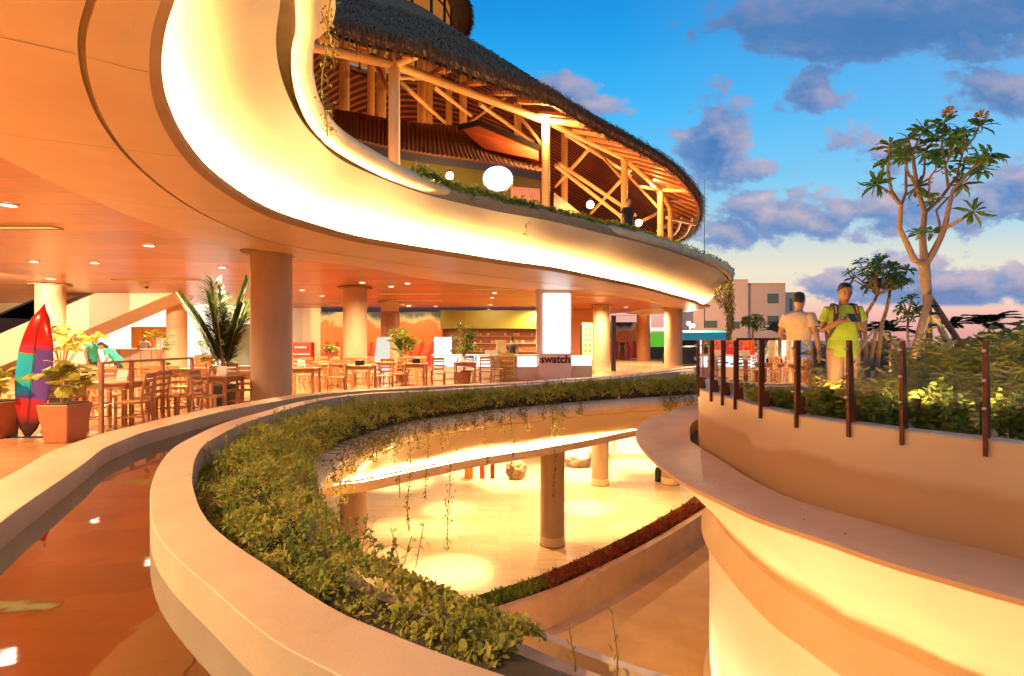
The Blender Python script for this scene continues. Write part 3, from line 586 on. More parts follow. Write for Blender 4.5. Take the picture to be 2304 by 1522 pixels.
b2 = mixc(math_('MULTIPLY', math_('GREATER_THAN', wv.outputs['Fac'], .62, t_), lowm, t_), base_, (.55, .03, .03, 1), t_)
t_.links.new(b2, b_.inputs['Base Color']); b_.inputs['Roughness'].default_value = .5
tag(wallbox('beach_mural', -11.6, -4.25, 31, ZF, 1.72, mm, .1), 'wide orange beach mural with dark sea foam along its top', 'mural')
t = thing('dark_shop_front', 'dark shop front under a broad olive green fascia, behind the kiosk', 'shop front', (-1.2, 31, ZF))
MB().box((.3, .3, 1.1), (6.8, .1, 2.2)).build('back_panel', mat('brown_shelf', (.09, .035, .02), .6, (.16, .07, .035), 4, amt=1.3), t)
MB().box((.3, 0, 2.75), (6.8, .5, 1.1)).build('fascia', M_green, t, bevel=.02)
for x in (-3.05, 3.65): MB().box((x, .05, 1.1), (.12, .3, 2.2)).build('jamb', M_wood, t)
for k, z in enumerate((.8, 1.3, 1.75)): MB().box((.9, .2, z), (5.0, .12, .04)).build('shelf', M_wood, t)
g = MB(); r_ = random.Random(3)
for k in range(46): g.box((r_.uniform(-1.4, 3.2), .17, r_.choice((.82, 1.32, 1.77)) + .09), (.1, .06, r_.uniform(.1, .2)))
o = g.build('goods', mat('shelf_goods', (.5, .1, .05), .5, (.2, .3, .12), 9, amt=1.4), t); tag(o, kind='stuff')
tag(wallbox('brown_end_wall', 2.6, 5.4, 33, ZF, 1.97, M_wood), 'orange brown wall right of the olive shop front', 'wall')
# bright shop behind the bar, left
t = thing('bright_shop', 'brightly lit white shop with golden cabinets behind the bar counter', 'shop', (-17, 29, ZF))
MB().box((-4, .2, 1.75), (16, .2, 3.45)).build('back_wall', emis('glowing_shop_wall', (1, .90, .68), 1.5), t)  # the wall itself emits, in place of light falling on it
MB().box((-3.0, -.2, 1.2), (2.6, .35, 2.1)).build('cabinet', mat('golden_cabinet', (.62, .28, .03), .4, (.52, .22, .02), 3), t, bevel=.01)
for x in (-3.65, -3.0, -2.35): MB().box((x, -.385, 1.2), (.015, .02, 2.1)).build('cabinet_seam', M_wood, t)
MB().box((-2.5, -.42, 1.2), (.75, .03, .9)).build('poster', M_white, t)
MB().box((2.0, -.3, 1.25), (1.9, .1, 2.3)).build('glass_door', mat('dim_glass_door', (.16, .26, .18), .1, (.35, .42, .32), 1.2, amt=1.2), t)
MB().box((2.05, -.2, 3.0), (1.6, .2, .8)).build('yellow_panel', emis('yellow_sign', (1, .72, .12), 1.6), t)
MB().box((.95, -.32, 1.0), (.5, .1, 1.1)).build('white_stand', M_panel, t)
spot('shop_beam', (-18, 26.5, 1.85), 2200, 120, (1, .85, .6)); spot('shop_beam', (-22, 25, 1.85), 1800, 120, (1, .85, .6))
# escalator, rising to the right
t = thing('escalator', 'pale escalator climbing to the right through the cafe ceiling', 'escalator', (-20, 21.5, ZF))
A_ = (-4.6, 0); B_ = (6.2, 4.6)
def esl(off0, off1, y, w, name, m):
    pts = [Vector((A_[0], y, A_[1] + off0)), Vector((B_[0], y, B_[1] + off0)), Vector((B_[0], y, B_[1] + off1)), Vector((A_[0], y, A_[1] + off1))]
    return MB().prism(pts, w, (0, 1, 0)).build(name, m, t)
M_esc = mat('escalator_panel', (.80, .72, .52), .4, (.74, .64, .44), .6)
esl(-.9, .45, 0, .12, 'side_panel', M_esc); esl(-.9, .45, 1.5, .12, 'side_panel', M_esc); esl(-.2, .1, .12, 1.38, 'steps', M_taupe)
esl(-.93, -.9, 0, 1.62, 'underside', M_esc)
for y in (.0, 1.5):
    esl(.47, 1.25, y + .05, .02, 'glass_side', MATS['balustrade_glass']); esl(1.25, 1.33, y + .02, .08, 'handrail', M_black); esl(.45, .49, y - .005, .13, 'trim_line', M_dark)
tag(wallbox('escalator_back_wall', -33, -22, 27, ZF, 1.97, M_plaster), 'cream wall behind the lower end of the escalator', 'wall')

spot('escalator_fill_beam', (-15.5, 14.5, 1.9), 2200, 150, (1, .80, .46), .9, .06, (-19, 21.5, .4)); spot('escalator_fill_beam', (-21, 15.5, 1.9), 2000, 150, (1, .80, .46), .9, .06, (-22, 21.5, -.2))  # wash spots added to brighten the escalator, with no fixtures
# bar counter
t = thing('bar_counter', 'pale bar counter where a man in white leans, before the golden cabinets', 'counter', (-17.4, 24.3, ZF))
MB().box((0, 0, .52), (2.4, .6, 1.04)).build('front', M_taupe, t, bevel=.02); MB().box((0, -.03, 1.07), (2.6, .75, .06)).build('worktop', M_white, t, bevel=.01)
for k in range(5): MB().box((-1 + .5 * k, -.305, .52), (.02, .012, .95)).build('groove', M_wood, t)

# kiosk with lit counter, light box column and letters
def text_mesh(s, size, name, m, parent, loc, rot=(PI / 2, 0, 0), ext=.004, bold=0):
    cu = bpy.data.curves.new(name, 'FONT'); cu.body = s; cu.size = size; cu.extrude = ext; cu.align_x = 'CENTER'; cu.align_y = 'CENTER'; cu.offset = bold
    ob = bpy.data.objects.new('tmp', cu); COL.objects.link(ob); bpy.context.view_layer.update()
    me = bpy.data.meshes.new_from_object(ob.evaluated_get(bpy.context.evaluated_depsgraph_get())); me.name = name
    bpy.data.objects.remove(ob); o = link(name, me, m, parent); o.location = loc; o.rotation_euler = rot; return o
YK = 19.3
t = thing('sales_kiosk', 'white sales kiosk counter with glowing fronts, lettered block under its light box', 'kiosk', (0, YK, ZF))
def kx(px, Y=YK): return (px - CX) / F * Y
def kbox(p0, p1, z0, z1, name, m, y=0, d=.5, par=None): x0, x1 = kx(p0), kx(p1); return MB().box(((x0 + x1) / 2, y + d / 2, (z0 + z1) / 2), (x1 - x0 - .02, d, z1 - z0)).build(name, m, par or t, bevel=.008)
kbox(975, 1108, 0, .56, 'counter_base', M_taupe); kbox(1108, 1160, 0, .93, 'counter_block', M_taupe, -.04); kbox(1160, 1212, 0, .56, 'counter_base', M_taupe)
for (a, b) in ((1006, 1034), (1040, 1068), (1072, 1106), (1164, 1208)): kbox(a, b, .50, .90, 'lit_front', M_counterglow, -.012, .4)
kbox(970, 1212, .90, .95, 'counter_top', M_white, -.05, .6)
kbox(1211, 1285, 0, 1.0, 'letter_block', mat('letter_block_front', (.90, .72, .64), .45), -.12, .7)
kbox(1286, 1333, 0, .55, 'counter_base', M_plaster); kbox(1288, 1332, .55, .92, 'lit_front', M_counterglow, -.01, .4)
text_mesh('swatch', .40, 'shop_letters', mat('letter_brown', (.10, .02, .01), .5), t, (kx(1249), -.135, .78), bold=.016)
kbox(1207, 1288, 1.0, 3.46, 'pillar_casing', mat('pillar_casing', (.72, .58, .50), .4), .05, .5)
kbox(1222, 1283, 1.02, 3.25, 'light_panel', emis('light_box_face', (1, .99, 1), 3.0), 0.0, .06)
g = MB(); cxp = kx(1256); r_ = random.Random(5)
for k in range(16):
    a = r_.uniform(0, 6.28); q = r_.uniform(.02, .17); g.box((cxp + q * math.cos(a), -.004, 2.08 + q * math.sin(a) * .8), (r_.uniform(.02, .06), .006, r_.uniform(.02, .06)), 0)
g.build('emblem', emis('mint_emblem', (.15, .85, .55), 1.4), t)
kbox(1115, 1139, .98, 1.5, 'screen', mat('cream_screen', (.80, .72, .45), .4), .3, .06); kbox(1090, 1120, .95, 1.12, 'till', M_white, .2, .3)
kbox(968, 1010, .3, 1.62, 'side_panel_lit', M_panel, .9, .05)
# paper notices pinned over the counter
t2 = thing('paper_notice', 'yellow paper notice with rows of dark lettering, hung on the kiosk counter', 'notice', (kx(1140), YK - .10, ZF + .55))
MB().box((0, 0, 0), (.58, .012, .95)).build('sheet', mat('yellow_paper', (.78, .55, .14), .7), t2); g = MB()
for rr in range(4):
    for k in range(9): g.box((-.22 + .055 * k, -.008, .28 - rr * .19), (.03, .003, .13))
g.build('lettering', M_wood, t2)
t2 = thing('menu_board', 'tall pale menu board with dark drawings, right of the kiosk light box', 'menu board', (kx(1322, 24), 24, ZF))
MB().box((0, 0, 1.45), (.5, .04, 1.75)).build('board', mat('menu_paper', (.74, .58, .34), .6), t2); MB().box((-.3, .02, 1.1), (.08, .06, 2.2)).build('stand_post', M_black, t2); MB().box((0, .05, .02), (.6, .35, .04)).build('foot', M_black, t2); g = MB()
for rr in range(6):
    for k in range(2): g.box((-.1 + .2 * k, -.024, .75 + rr * .25), (.1, .004, .12), 0)
g.build('drawings', M_wood, t2)
t2 = thing('white_board', 'leaning white display board below the photo wrapped column', 'display board', (kx(857, 20), 20, ZF))
MB().prism([Vector((-.35, 0, .05)), Vector((.3, 0, .05)), Vector((.3, .28, 1.62)), Vector((-.22, .28, 1.62))], .04, (0, 1, 0)).build('face', emis('glowing_board', (1, .9, .75), .9), t2); MB().bar((0, .65, 0), (0, .3, 1.5), .05).build('prop', M_dark, t2)  # board face given a glow of its own, though it is no lamp
t2 = thing('red_drinks_cabinet', 'red cabinet with pale lettering against the cream wall', 'cabinet', (kx(682, 26), 26, ZF))
MB().box((0, 0, .7), (1.0, .5, 1.4)).build('body', M_red, t2, bevel=.03); MB().box((.0, -.26, 1.15), (.8, .02, .25)).build('header', mat('dark_red', (.3, .01, .01), .4), t2)
for z in (.3, .55, .8): MB().box((0, -.262, z), (.86, .02, .03)).build('shelf_line', M_white, t2)
g = MB()
for k in range(6): g.box((-.27 + .1 * k, -.275, 1.15), (.05, .006, .1))
g.build('lettering', M_white, t2)
# dark door frame and the street glimpsed through it
t2 = thing('door_frame', 'tall black open door frame right of the kiosk', 'door frame', (kx(1380, 25), 25, ZF))
MB().box((0, 0, 1.35), (.2, .3, 2.7)).build('post', M_black, t2)
t2 = thing('lime_shop', 'distant shop with bright lime green fascia and dark window beyond the door frame', 'shop', (kx(1478, 42), 42, ZF))
MB().box((0, 0, 1.55), (2.4, .3, 1.2)).build('fascia', emis('lit_lime_fascia', (.16, .62, .05), .8), t2); MB().box((0, .1, .5), (2.4, .2, 1.0)).build('window', M_dark, t2); MB().box((0, 0, 2.4), (2.4, .3, .25)).build('lamp_bar', M_shopglow, t2); MB().box((0, .15, -.6 + .5), (2.4, .1, .3)).build('sill', M_green, t2)
tag(wallbox('distant_mural', 6.5, 11.2, 42.5, ZF, 1.5, mm, .1), 'smaller orange mural far behind the open door frame', 'mural')

# ------------------------------------------------------------------ furniture
def make_chair():
    t = thing('ladder_back_chair', 'x', 'chair')
    MB().box((0, 0, .44), (.42, .42, .035)).build('seat', M_chair, t, bevel=.01)
    for sx in (-1, 1):
        MB().bar((sx * .185, -.185, 0), (sx * .185, -.185, .425), .036).build('leg', M_chair, t)
        MB().tube([(sx * .19, .235, 0), (sx * .185, .19, .44), (sx * .185, .215, .7), (sx * .185, .265, .92)], .021, 8).build('leg', M_chair, t, 50)
    for z, yb in ((.56, .2), (.68, .212), (.80, .238)): MB().box((0, yb, z), (.36, .018, .05)).build('back_slat', M_chair, t)
    MB().box((0, .26, .895), (.42, .026, .085)).build('top_rail', M_chair, t, bevel=.008)
    g = MB()
    for sx in (-1, 1): g.bar((sx * .185, -.18, .2), (sx * .188, .2, .2), .022)
    g.bar((-.185, -.0, .2), (.185, -.0, .2), .022); g.build('stretcher', M_chair, t)
    return t
def make_table():
    t = thing('cafe_table', 'x', 'table')
    MB().box((0, 0, .735), (.8, .8, .035)).build('tabletop', M_chair, t, bevel=.008)
    for sx in (-1, 1):
        for sy in (-1, 1): MB().box((sx * .34, sy * .34, .36), (.06, .06, .72)).build('leg', M_chair, t)
    MB().box((0, 0, .67), (.66, .66, .09)).build('apron', M_chair, t); return t
ch0 = make_chair(); tb0 = make_table(); usedc = [0]; usedt = [0]
def fl(px, py): p = Q(px, py, ZF); return p
def chair(px, py, rz, label):
    p = fl(px, py)
    if not usedc[0]: ch0.location = p; ch0.rotation_euler.z = rz; ch0['label'] = label; ch0['group'] = 'wooden cafe chairs'; usedc[0] = 1; return ch0
    return dup(ch0, p, rz, label, 'wooden cafe chairs')
def table(px, py, rz, label):
    p = fl(px, py)
    if not usedt[0]: tb0.location = p; tb0.rotation_euler.z = rz; tb0['label'] = label; tb0['group'] = 'wooden cafe tables'; usedt[0] = 1; return tb0
    return dup(tb0, p, rz, label, 'wooden cafe tables')
TABLES = [(262, 950, .1, 'wooden table nearest the front terracotta pot'), (120, 925, .2, 'wooden table directly behind the surfboard'), (490, 926, .0, 'wooden table just left of the thickest column'), (400, 905, .15, 'wooden table in the middle of the left cluster, left of the dark palm'),
          (683, 889, .1, 'wooden table just right of the thickest column'), (812, 878, 0, 'wooden table with a black napkin box, below the mural column'), (933, 870, .05, 'wooden table with a black napkin box, right of the white board'), (1046, 864, .1, 'wooden table beside the square terracotta planter near the kiosk'),
          (330, 885, .2, 'wooden table below the bar counter'), (730, 862, .2, 'wooden table behind the chairs right of the thickest column'), (150, 900, .1, 'wooden table at the foot of the escalator'), (745, 872, .0, 'wooden table in the second row, left of the mural column'), (872, 862, .1, 'wooden table in the second row, behind the black napkin boxes'), (560, 905, .0, 'wooden table half hidden behind the thickest column'), (440, 893, .1, 'wooden table in front of the white column by the bar')]
for a in TABLES: table(*a)
CHAIRS = [(207, 968, 1.9, 'large near chair with a curved leg, right beside the front terracotta pot'), (150, 972, 2.9, 'chair half hidden between the surfboard and the front terracotta pot'), (300, 962, -1.3, 'chair facing the near table beside the front terracotta pot'), (338, 948, -1.6, 'dark side-on chair standing alone in the gap of the left cluster'),
          (388, 942, .15, 'chair with its broad back to the camera, centre of the left cluster'), (430, 938, -.3, 'chair with its back to the camera, right of the centre of the left cluster'), (470, 945, 1.7, 'chair side-on left of the table by the thickest column'), (535, 925, -.2, 'chair tucked against the left of the thickest column'),
          (262, 915, 3.1, 'chair facing the camera behind the near left table'), (215, 905, 2.8, 'chair behind the front terracotta pot, below the woman in teal'), (350, 912, 3.3, 'chair facing the camera beside the table left of the dark palm'), (465, 902, 3.0, 'chair facing the camera beneath the dark palm'), (60, 935, .3, 'chair just right of the left-hand pot, behind the surfboard'), (310, 895, 1.2, 'chair side-on below the bar counter'),
          (756, 884, .1, 'chair with its back to the camera, nearest the right of the thickest column'), (700, 868, 3.0, 'chair facing the camera behind the table right of the thickest column'), (722, 878, -1.2, 'chair side-on at the table right of the thickest column'), (866, 879, -.05, 'chair with its back to the camera below the white board'), (896, 874, -1.4, 'chair side-on right of the one below the white board'), (846, 868, 1.4, 'chair side-on at the table with the black box below the mural column'), (808, 866, 3.1, 'chair facing the camera in front of the mural column'),
          (985, 871, .1, 'chair with its back to the camera, below the white lit side panel'), (1013, 866, -1.5, 'dark chair side-on just left of the planter table'), (955, 862, 2.9, 'chair facing the camera behind the table with the box right of the white board'), (1092, 865, .0, 'chair standing alone in front of the paper notice'), (1065, 860, 2.6, 'chair behind the square terracotta planter'), (770, 866, 1.3, 'chair side-on left of the mural column'), (925, 858, 3.2, 'chair facing the camera under the small palm by the white board'), (782, 872, .1, 'chair with its back to the camera, left foot of the mural column'), (836, 862, 3.0, 'chair facing the camera behind the mural column table'), (680, 876, 1.4, 'chair side-on close to the right edge of the thickest column'), (905, 868, .2, 'chair with its back to the camera, right of the black napkin boxes'), (735, 862, 2.9, 'chair facing the camera in the far row left of the mural column'), (655, 866, 3.1, 'far chair peeping out right of the thickest column'), (415, 915, 1.6, 'chair side-on in the middle of the left cluster, before the white column'), (505, 908, .1, 'chair with its back to the camera below the dark palm'), (245, 940, .3, 'chair with its back to the camera at the near left table'), (370, 900, 3.1, 'chair facing the camera under the bar counter, left of the white column'), (180, 925, -.5, 'chair behind the front terracotta pot, toward the escalator column'), (1120, 858, 1.2, 'chair side-on against the kiosk counter, right of the notice')]
for a in CHAIRS: chair(*a)
# things on tables
def on_table(i, dx, dy): o = fl(TABLES[i][0], TABLES[i][1]); return (o.x + dx, o.y + dy, ZF + .754)
nb0 = thing('napkin_box', 'black napkin box on the table below the mural column', 'napkin box', on_table(5, 0, -.1), .1, 'napkin boxes on the tables')
MB().box((0, 0, .07), (.26, .16, .14)).build('holder', M_black, nb0, bevel=.01); MB().box((0, 0, .15), (.18, .08, .05)).build('napkins', M_white, nb0)
dup(nb0, on_table(6, .05, 0), .2, 'black napkin box on the table right of the white board')
for i, dx, dy, lb in ((4, -.1, .1, 'white folded menu card on the table right of the thickest column'), (0, .05, .1, 'white folded menu card on the near table beside the front pot'), (2, .1, 0, 'white folded menu card on the table left of the thickest column'), (7, -.05, .05, 'white folded menu card on the table beside the square planter')):
    p = on_table(i, dx, dy); o = MB().prism([Vector(p) + Vector((-.1, -.06, 0)), Vector(p) + Vector((-.1, .06, 0)), Vector(p) + Vector((-.1, 0, .2))], .2, (1, 0, 0)).build('menu_card', M_white); tag(o, lb, 'menu card', 'menu cards on tables')
# cable railing in front of the tables
t = thing('cable_railing', 'low timber-topped cable railing between the left tables and the bar', 'railing', (-7.6, 9.3, ZF))
rl = [fl(228, 975), fl(296, 957), fl(366, 942), fl(432, 928)]
for p in rl: MB().box(p - Vector(t.location) + Vector((0, 0, .56)), (.055, .055, 1.12)).build('post', M_chair, t)
for a, b in zip(rl[:-1], rl[1:]):
    MB().bar(a - Vector(t.location) + Vector((0, 0, 1.13)), b - Vector(t.location) + Vector((0, 0, 1.13)), .06, .04).build('top_rail', M_chair, t)
    for z in (.25, .45, .65, .85): MB().tube([a - Vector(t.location) + Vector((0, 0, z)), b - Vector(t.location) + Vector((0, 0, z))], .006, 6).build('cable', M_stud, t)

# ------------------------------------------------------------------ surfboard in its stand
sb = bpy.data.materials.new('surfboard_paint'); sb.use_nodes = True; t_ = sb.node_tree; b_ = t_.nodes['Principled BSDF']
tcn = N('ShaderNodeTexCoord', t_); sp = N('ShaderNodeSeparateXYZ', t_); t_.links.new(tcn.outputs['Object'], sp.inputs[0])
nz = N('ShaderNodeTexNoise', t_); nz.inputs['Scale'].default_value = 2.2; nz.inputs['Detail'].default_value = 3; t_.links.new(tcn.outputs['Object'], nz.inputs['Vector'])
zz = math_('ADD', sp.outputs[2], math_('MULTIPLY', math_('SUBTRACT', nz.outputs['Fac'], .5, t_), .16, t_), t_)
cl_ = ramp(math_('MULTIPLY', zz, .48, t_), [(0, (.02, .006, .006, 1)), (.1, (.03, .008, .008, 1)), (.16, (.24, .015, .012, 1)), (.27, (.34, .02, .015, 1)), (.285, (.10, .05, .32, 1)), (.33, (.0, .22, .50, 1)), (.40, (.01, .32, .50, 1)), (.43, (.10, .30, .04, 1)), (.46, (.01, .30, .55, 1)), (.58, (.02, .36, .50, 1)), (.61, (.04, .36, .24, 1)), (.625, (.45, .02, .02, 1)), (.66, (.25, .03, .10, 1)), (.70, (.50, .015, .012, 1)), (1, (.42, .02, .015, 1))], t_)
cr_ = mixc(math_('MULTIPLY', math_('GREATER_THAN', math_('ADD', sp.outputs[0], math_('MULTIPLY', nz.outputs['Fac'], .1, t_), t_), .06, t_), math_('MULTIPLY', math_('GREATER_THAN', zz, .60, t_), math_('LESS_THAN', zz, 1.36, t_), t_), t_), cl_, (.10, .05, .28, 1), t_)
t_.links.new(cr_, b_.inputs['Base Color']); b_.inputs['Roughness'].default_value = .18; b_.inputs['Coat Weight'].default_value = .1; b_.inputs['Specular IOR Level'].default_value = .3
pb = fl(62, 985); t = thing('surfboard', 'red and turquoise surfboard standing upright on its tail', 'surfboard', pb, .0)
t.rotation_euler = (-.05, .055, .15)
rws = []; n_ = 34
for i in range(n_ + 1):
    f = i / n_; hh = 2.08 * f
    w = .255 * (math.sin(PI * min(1, (f * .93 + .045))) ** .62) * (1 if f < .6 else 1 - .25 * ((f - .6) / .4) ** 2); w *= min(1, ((1 - f) * 9) ** .6) if f > .88 else 1
    if f < .06: w *= (.45 + .55 * f / .06)
    w = max(w, .004); th = .034 * min(1, w / .1); yb = .10 * max(0, f - .7) ** 2 * 8
    rws.append([Vector((w * math.cos(a) * (1 if abs(math.cos(a)) < 2 else 1), yb + th * math.sin(a), hh + .01)) for a in [2 * PI * k / 20 for k in range(20)]])
m = MB(); m.rows(rws, True); m.f.append(tuple(reversed(range(20)))); m.f.append(tuple(n_ * 20 + j for j in range(20))); m.build('board', sb, t, 60)
st = MB()
MB().tube([(0, -.048, .25), (0, -.042, 1.9)], .004, 6).build('stringer_line', M_dark, t)
t = thing('surfboard_stand', 'thin black steel stand holding the surfboard', 'stand', pb + Vector((.05, .12, 0)))
for x in (-.33, .33): MB().tube([(x, 0, 0), (x, 0, 1.0)], .012, 8).build('upright', M_black, t); 
MB().tube([(-.33, 0, .62), (.33, 0, .62)], .01, 8).build('crossbar', M_black, t); MB().box((0, 0, .012), (.9, .3, .02)).build('base_plate', M_black, t)

# ------------------------------------------------------------------ potted plants
def pot(t, w, h, m=M_terra, d=None):
    MB().box((0, 0, h / 2), (w * .74, (d or w) * .74, h), tp=(1.35, 1.35)).build('pot', m, t, bevel=.015); MB().box((0, 0, h + .005), (w * .86, (d or w) * .86, .02)).build('soil', M_soil, t)
def leafy(t, n, h0, h1, rad, L, Wd, m, z0, stems=7, drop=.2, tm=LEAF6_T, tf=LEAF6_F):
    g = MB(); P_ = []; D_ = []
    for k in range(stems):
        a = rng.uniform(0, 6.28); q = rad * rng.uniform(.2, .8); hh = rng.uniform(h0, h1)
        p0 = Vector((.03 * math.cos(a), .03 * math.sin(a), z0)); p2 = Vector((q * math.cos(a), q * math.sin(a), z0 + hh)); p1 = (p0 + p2) / 2 + Vector((0, 0, .12 * hh))
        g.tube([p0, p1, p2], [.012, .009, .004], 6)
        for j in range(max(1, n // stems)):
            f = rng.uniform(.45, 1.05); P_.append(p1.lerp(p2, f)); b = rng.uniform(0, 6.28); D_.append((math.cos(b), math.sin(b), rng.uniform(-drop - .3, .5)))
    g.build('stem', M_bark, t, 60)
    k = len(P_); leafmesh([leaves(P_, D_, rng.uniform(.7, 1.2, k) * L, rng.uniform(.7, 1.2, k) * Wd, None, tm, tf)], 'foliage', m, t)
def palm(t, n, h, L, z0, m, w=.05, upb=1.0, leaflets=26, trunk=True, emin=.35, droop=.45, lr=.36):
    g = MB(); P_ = []; D_ = []; U_ = []; LL = []
    for k in range(n):
        a = 6.28 * k / n + rng.uniform(-.3, .3); el = min(1.5, rng.uniform(emin, 1.25) * upb); ln = L * rng.uniform(.75, 1.1)
        pts = []; 
        for j in range(9):
            f = j / 8; r = ln * f * math.cos(el) * (1 + .25 * f); z = z0 + h + ln * f * math.sin(el) - droop * ln * f * f
            pts.append(Vector((r * math.cos(a), r * math.sin(a), z)))
        g.tube(pts, [.014 * (1 - .8 * j / 8) for j in range(9)], 6)
        for j in range(leaflets):
            f = .18 + .8 * j / leaflets; i = min(7, int(f * 8)); q = pts[i].lerp(pts[i + 1], f * 8 - i); tdir = (pts[i + 1] - pts[i]).normalized(); sd = tdir.cross(Vector((0, 0, 1))).normalized()
            for s in (-1, 1):
                P_.append(q); D_.append(tuple(tdir * .55 + sd * s * .8 + Vector((0, 0, .15)))); LL.append(ln * lr * (1 - .75 * abs(f - .45)))
    if trunk: g.tube([(0, 0, z0), (0, 0, z0 + h)], [.05, .03], 8)
    g.build('stem', M_bark, t, 60); k = len(P_); leafmesh([leaves(P_, D_, LL, w, np.tile((0, 0, 1.0), (k, 1)) + rng.normal(size=(k, 3)) * .15)], 'foliage', m, t)
t = thing('potted_plant', 'broad-leaved plant in a square terracotta pot right of the surfboard', 'potted plant', fl(147, 993)); pot(t, .46, .56); leafy(t, 46, .25, .62, .38, .26, .2, M_leafB, .56, 10)
t = thing('potted_plant', 'broad-leaved plant in a terracotta pot cut by the left edge', 'potted plant', fl(-8, 985)); pot(t, .46, .56); leafy(t, 40, .25, .7, .36, .26, .2, M_leafB, .56, 9)
t = thing('potted_plant', 'bushy green plant in a tall black pot in front of the escalator column', 'potted plant', fl(140, 905)); pot(t, .9, .75, M_black); leafy(t, 150, .5, 1.2, .9, .3, .12, M_leafB, .75, 14)
t = thing('potted_palm', 'tall dark feathery palm with reddish fronds left of the thickest column', 'palm', Vector((-6.75, 12.0, ZF))); pot(t, .5, .45, M_black); palm(t, 13, .15, 2.55, .45, M_leafPalm, .05, 1.2, 40, True, .95, .14, .22)
t = thing('potted_palm', 'small green palm in front of the white board', 'palm', fl(905, 858)); pot(t, .5, .5); palm(t, 9, .5, 1.0, .5, M_leafD, .08, 1.3, 20, True, .6); leafy(t, 190, .6, 1.5, .62, .34, .07, M_leafD, .5, 16, .5)
t = thing('potted_tree', 'slender green tree in the square terracotta planter beside the kiosk', 'potted tree', fl(1044, 862)); pot(t, .5, .42)
MB().tube([(0, 0, .42), (.02, 0, 1.1)], .03, 8).build('trunk', M_bark, t, 60); leafy(t, 330, .2, 1.15, .62, .24, .06, M_leafD, .95, 22, .5)
t = thing('potted_plant', 'small dark potted plant on the bar side, left of the white column', 'potted plant', Vector((-12.4, 18.0, ZF))); pot(t, .5, .7, mat('green_pot', (.02, .10, .06), .4)); leafy(t, 60, .5, 1.2, .5, .32, .06, M_leafD, .7, 10)
t = thing('potted_plant', 'small dark potted plant in front of the white column', 'potted plant', Vector((-11.2, 18.6, ZF))); pot(t, .45, .95); leafy(t, 40, .3, .7, .4, .22, .08, M_leafD, .95, 9)
t = thing('potted_plant', 'low bushy plant at the foot of the dark palm', 'potted plant', Vector((-7.1, 12.4, ZF))); pot(t, .45, .45); leafy(t, 70, .3, .8, .45, .25, .07, M_leafD, .45, 10)
t = thing('potted_plant', 'round dark plant below the mural, beside the mural column', 'potted plant', fl(748, 850)); pot(t, .5, .5); leafy(t, 110, .4, .9, .5, .2, .09, M_leafD, .5, 12)

# ================================================================== PLAZA LEVEL UNDER THE CAFE
def lowcol(px, w, base, label, d=.85, zt=-3.05):
    Y = -ZP * F / (base - HZ); x = (px - CX) / F * Y
    t = thing('concrete_column', label, 'column', (x, Y, ZP)); MB().lathe([(d / 2, 0), (d / 2, zt - ZP)], n=40).build('shaft', M_concrete, t, 50); MB().lathe([(d / 2 + .012, 0), (d / 2 + .012, .3), (d / 2, .31)], n=40).build('base_ring', M_plaster, t, 30); MB().lathe([(d / 2 + .03, 0), (d / 2 + .03, .04)], n=40).build('foot_line', M_recess, t, 30)
    return t
lowcol(1243, 55, 1224, 'lower plaza column standing right of the biggest light pool', .80)
lowcol(1350, 40, 1090, 'lower plaza column farther back, near the round ledge tip', .80)
lowcol(795, 54, 1222, 'lower plaza column at the left end of the lower glowing band', .86)
lowcol(1508, 38, 1088, 'lower plaza column mostly hidden by the round ledge', .82)
t = thing('litter_bin', 'small black litter bin on the plaza beside the ledge tip', 'litter bin', ((1481 - CX) / F * 24.3, 24.3, ZP)); MB().lathe([(.15, 0), (.16, .55), (.12, .56), (.12, .6), (.15, .61), (.15, .66), (0, .66)], n=20).build('body', M_black, t, 40)
for (px, py, e, an, r_) in [(1010, 1287, 1500, 46, 0), (1325, 1143, 1400, 42, 0), (1010, 1145, 700, 42, 0), (1330, 1190, 350, 46, 0), (895, 1189, 500, 44, 0), (985, 1188, 500, 40, 0), (1150, 1085, 1500, 60, 0), (1440, 1040, 2500, 80, 0), (900, 1085, 1500, 60, 0), (1300, 1060, 2500, 80, 0), (1090, 1060, 2000, 80, 0), (1440, 1190, 250, 46, 0), (850, 1270, 500, 50, 0)]:
    g_ = Q(px, py, ZP); top = Vector((g_.x, g_.y, -3.12))
    spot('plaza_and_fill_beam', top, e * 1.7, an, (1, .68, .30), .85, .05)
    if True:
        t = thing('plaza_downlight', 'round downlight recessed in the plaza ceiling under the glowing band', 'downlight', top + Vector((0, 0, .04)), 0, 'downlights over the lower plaza')
        MB().lathe([(.07, .02), (.10, .02), (.10, -.01), (.07, -.01)], n=16).build('trim_ring', M_white, t, 30); MB().lathe([(0, .01), (.07, .01)], n=16).build('lens', M_down, t)
def pl(px, py, Y): return P(px, py, Y)
t = thing('plaza_shop_row', 'row of brightly lit shop windows at the back of the lower plaza', 'shop front', (0, 29, ZP))
MB().box((-6, .3, 1.8), (34, .2, 3.6)).build('back_wall', M_shopglow, t)
for k in range(9): MB().box((-18 + 3.4 * k, .15, 1.8), (.16, .12, 3.6)).build('mullion', M_plaster, t)
MB().box((-6, .1, .15), (34, .3, .3)).build('plinth', M_plaster, t)
r_ = random.Random(9)
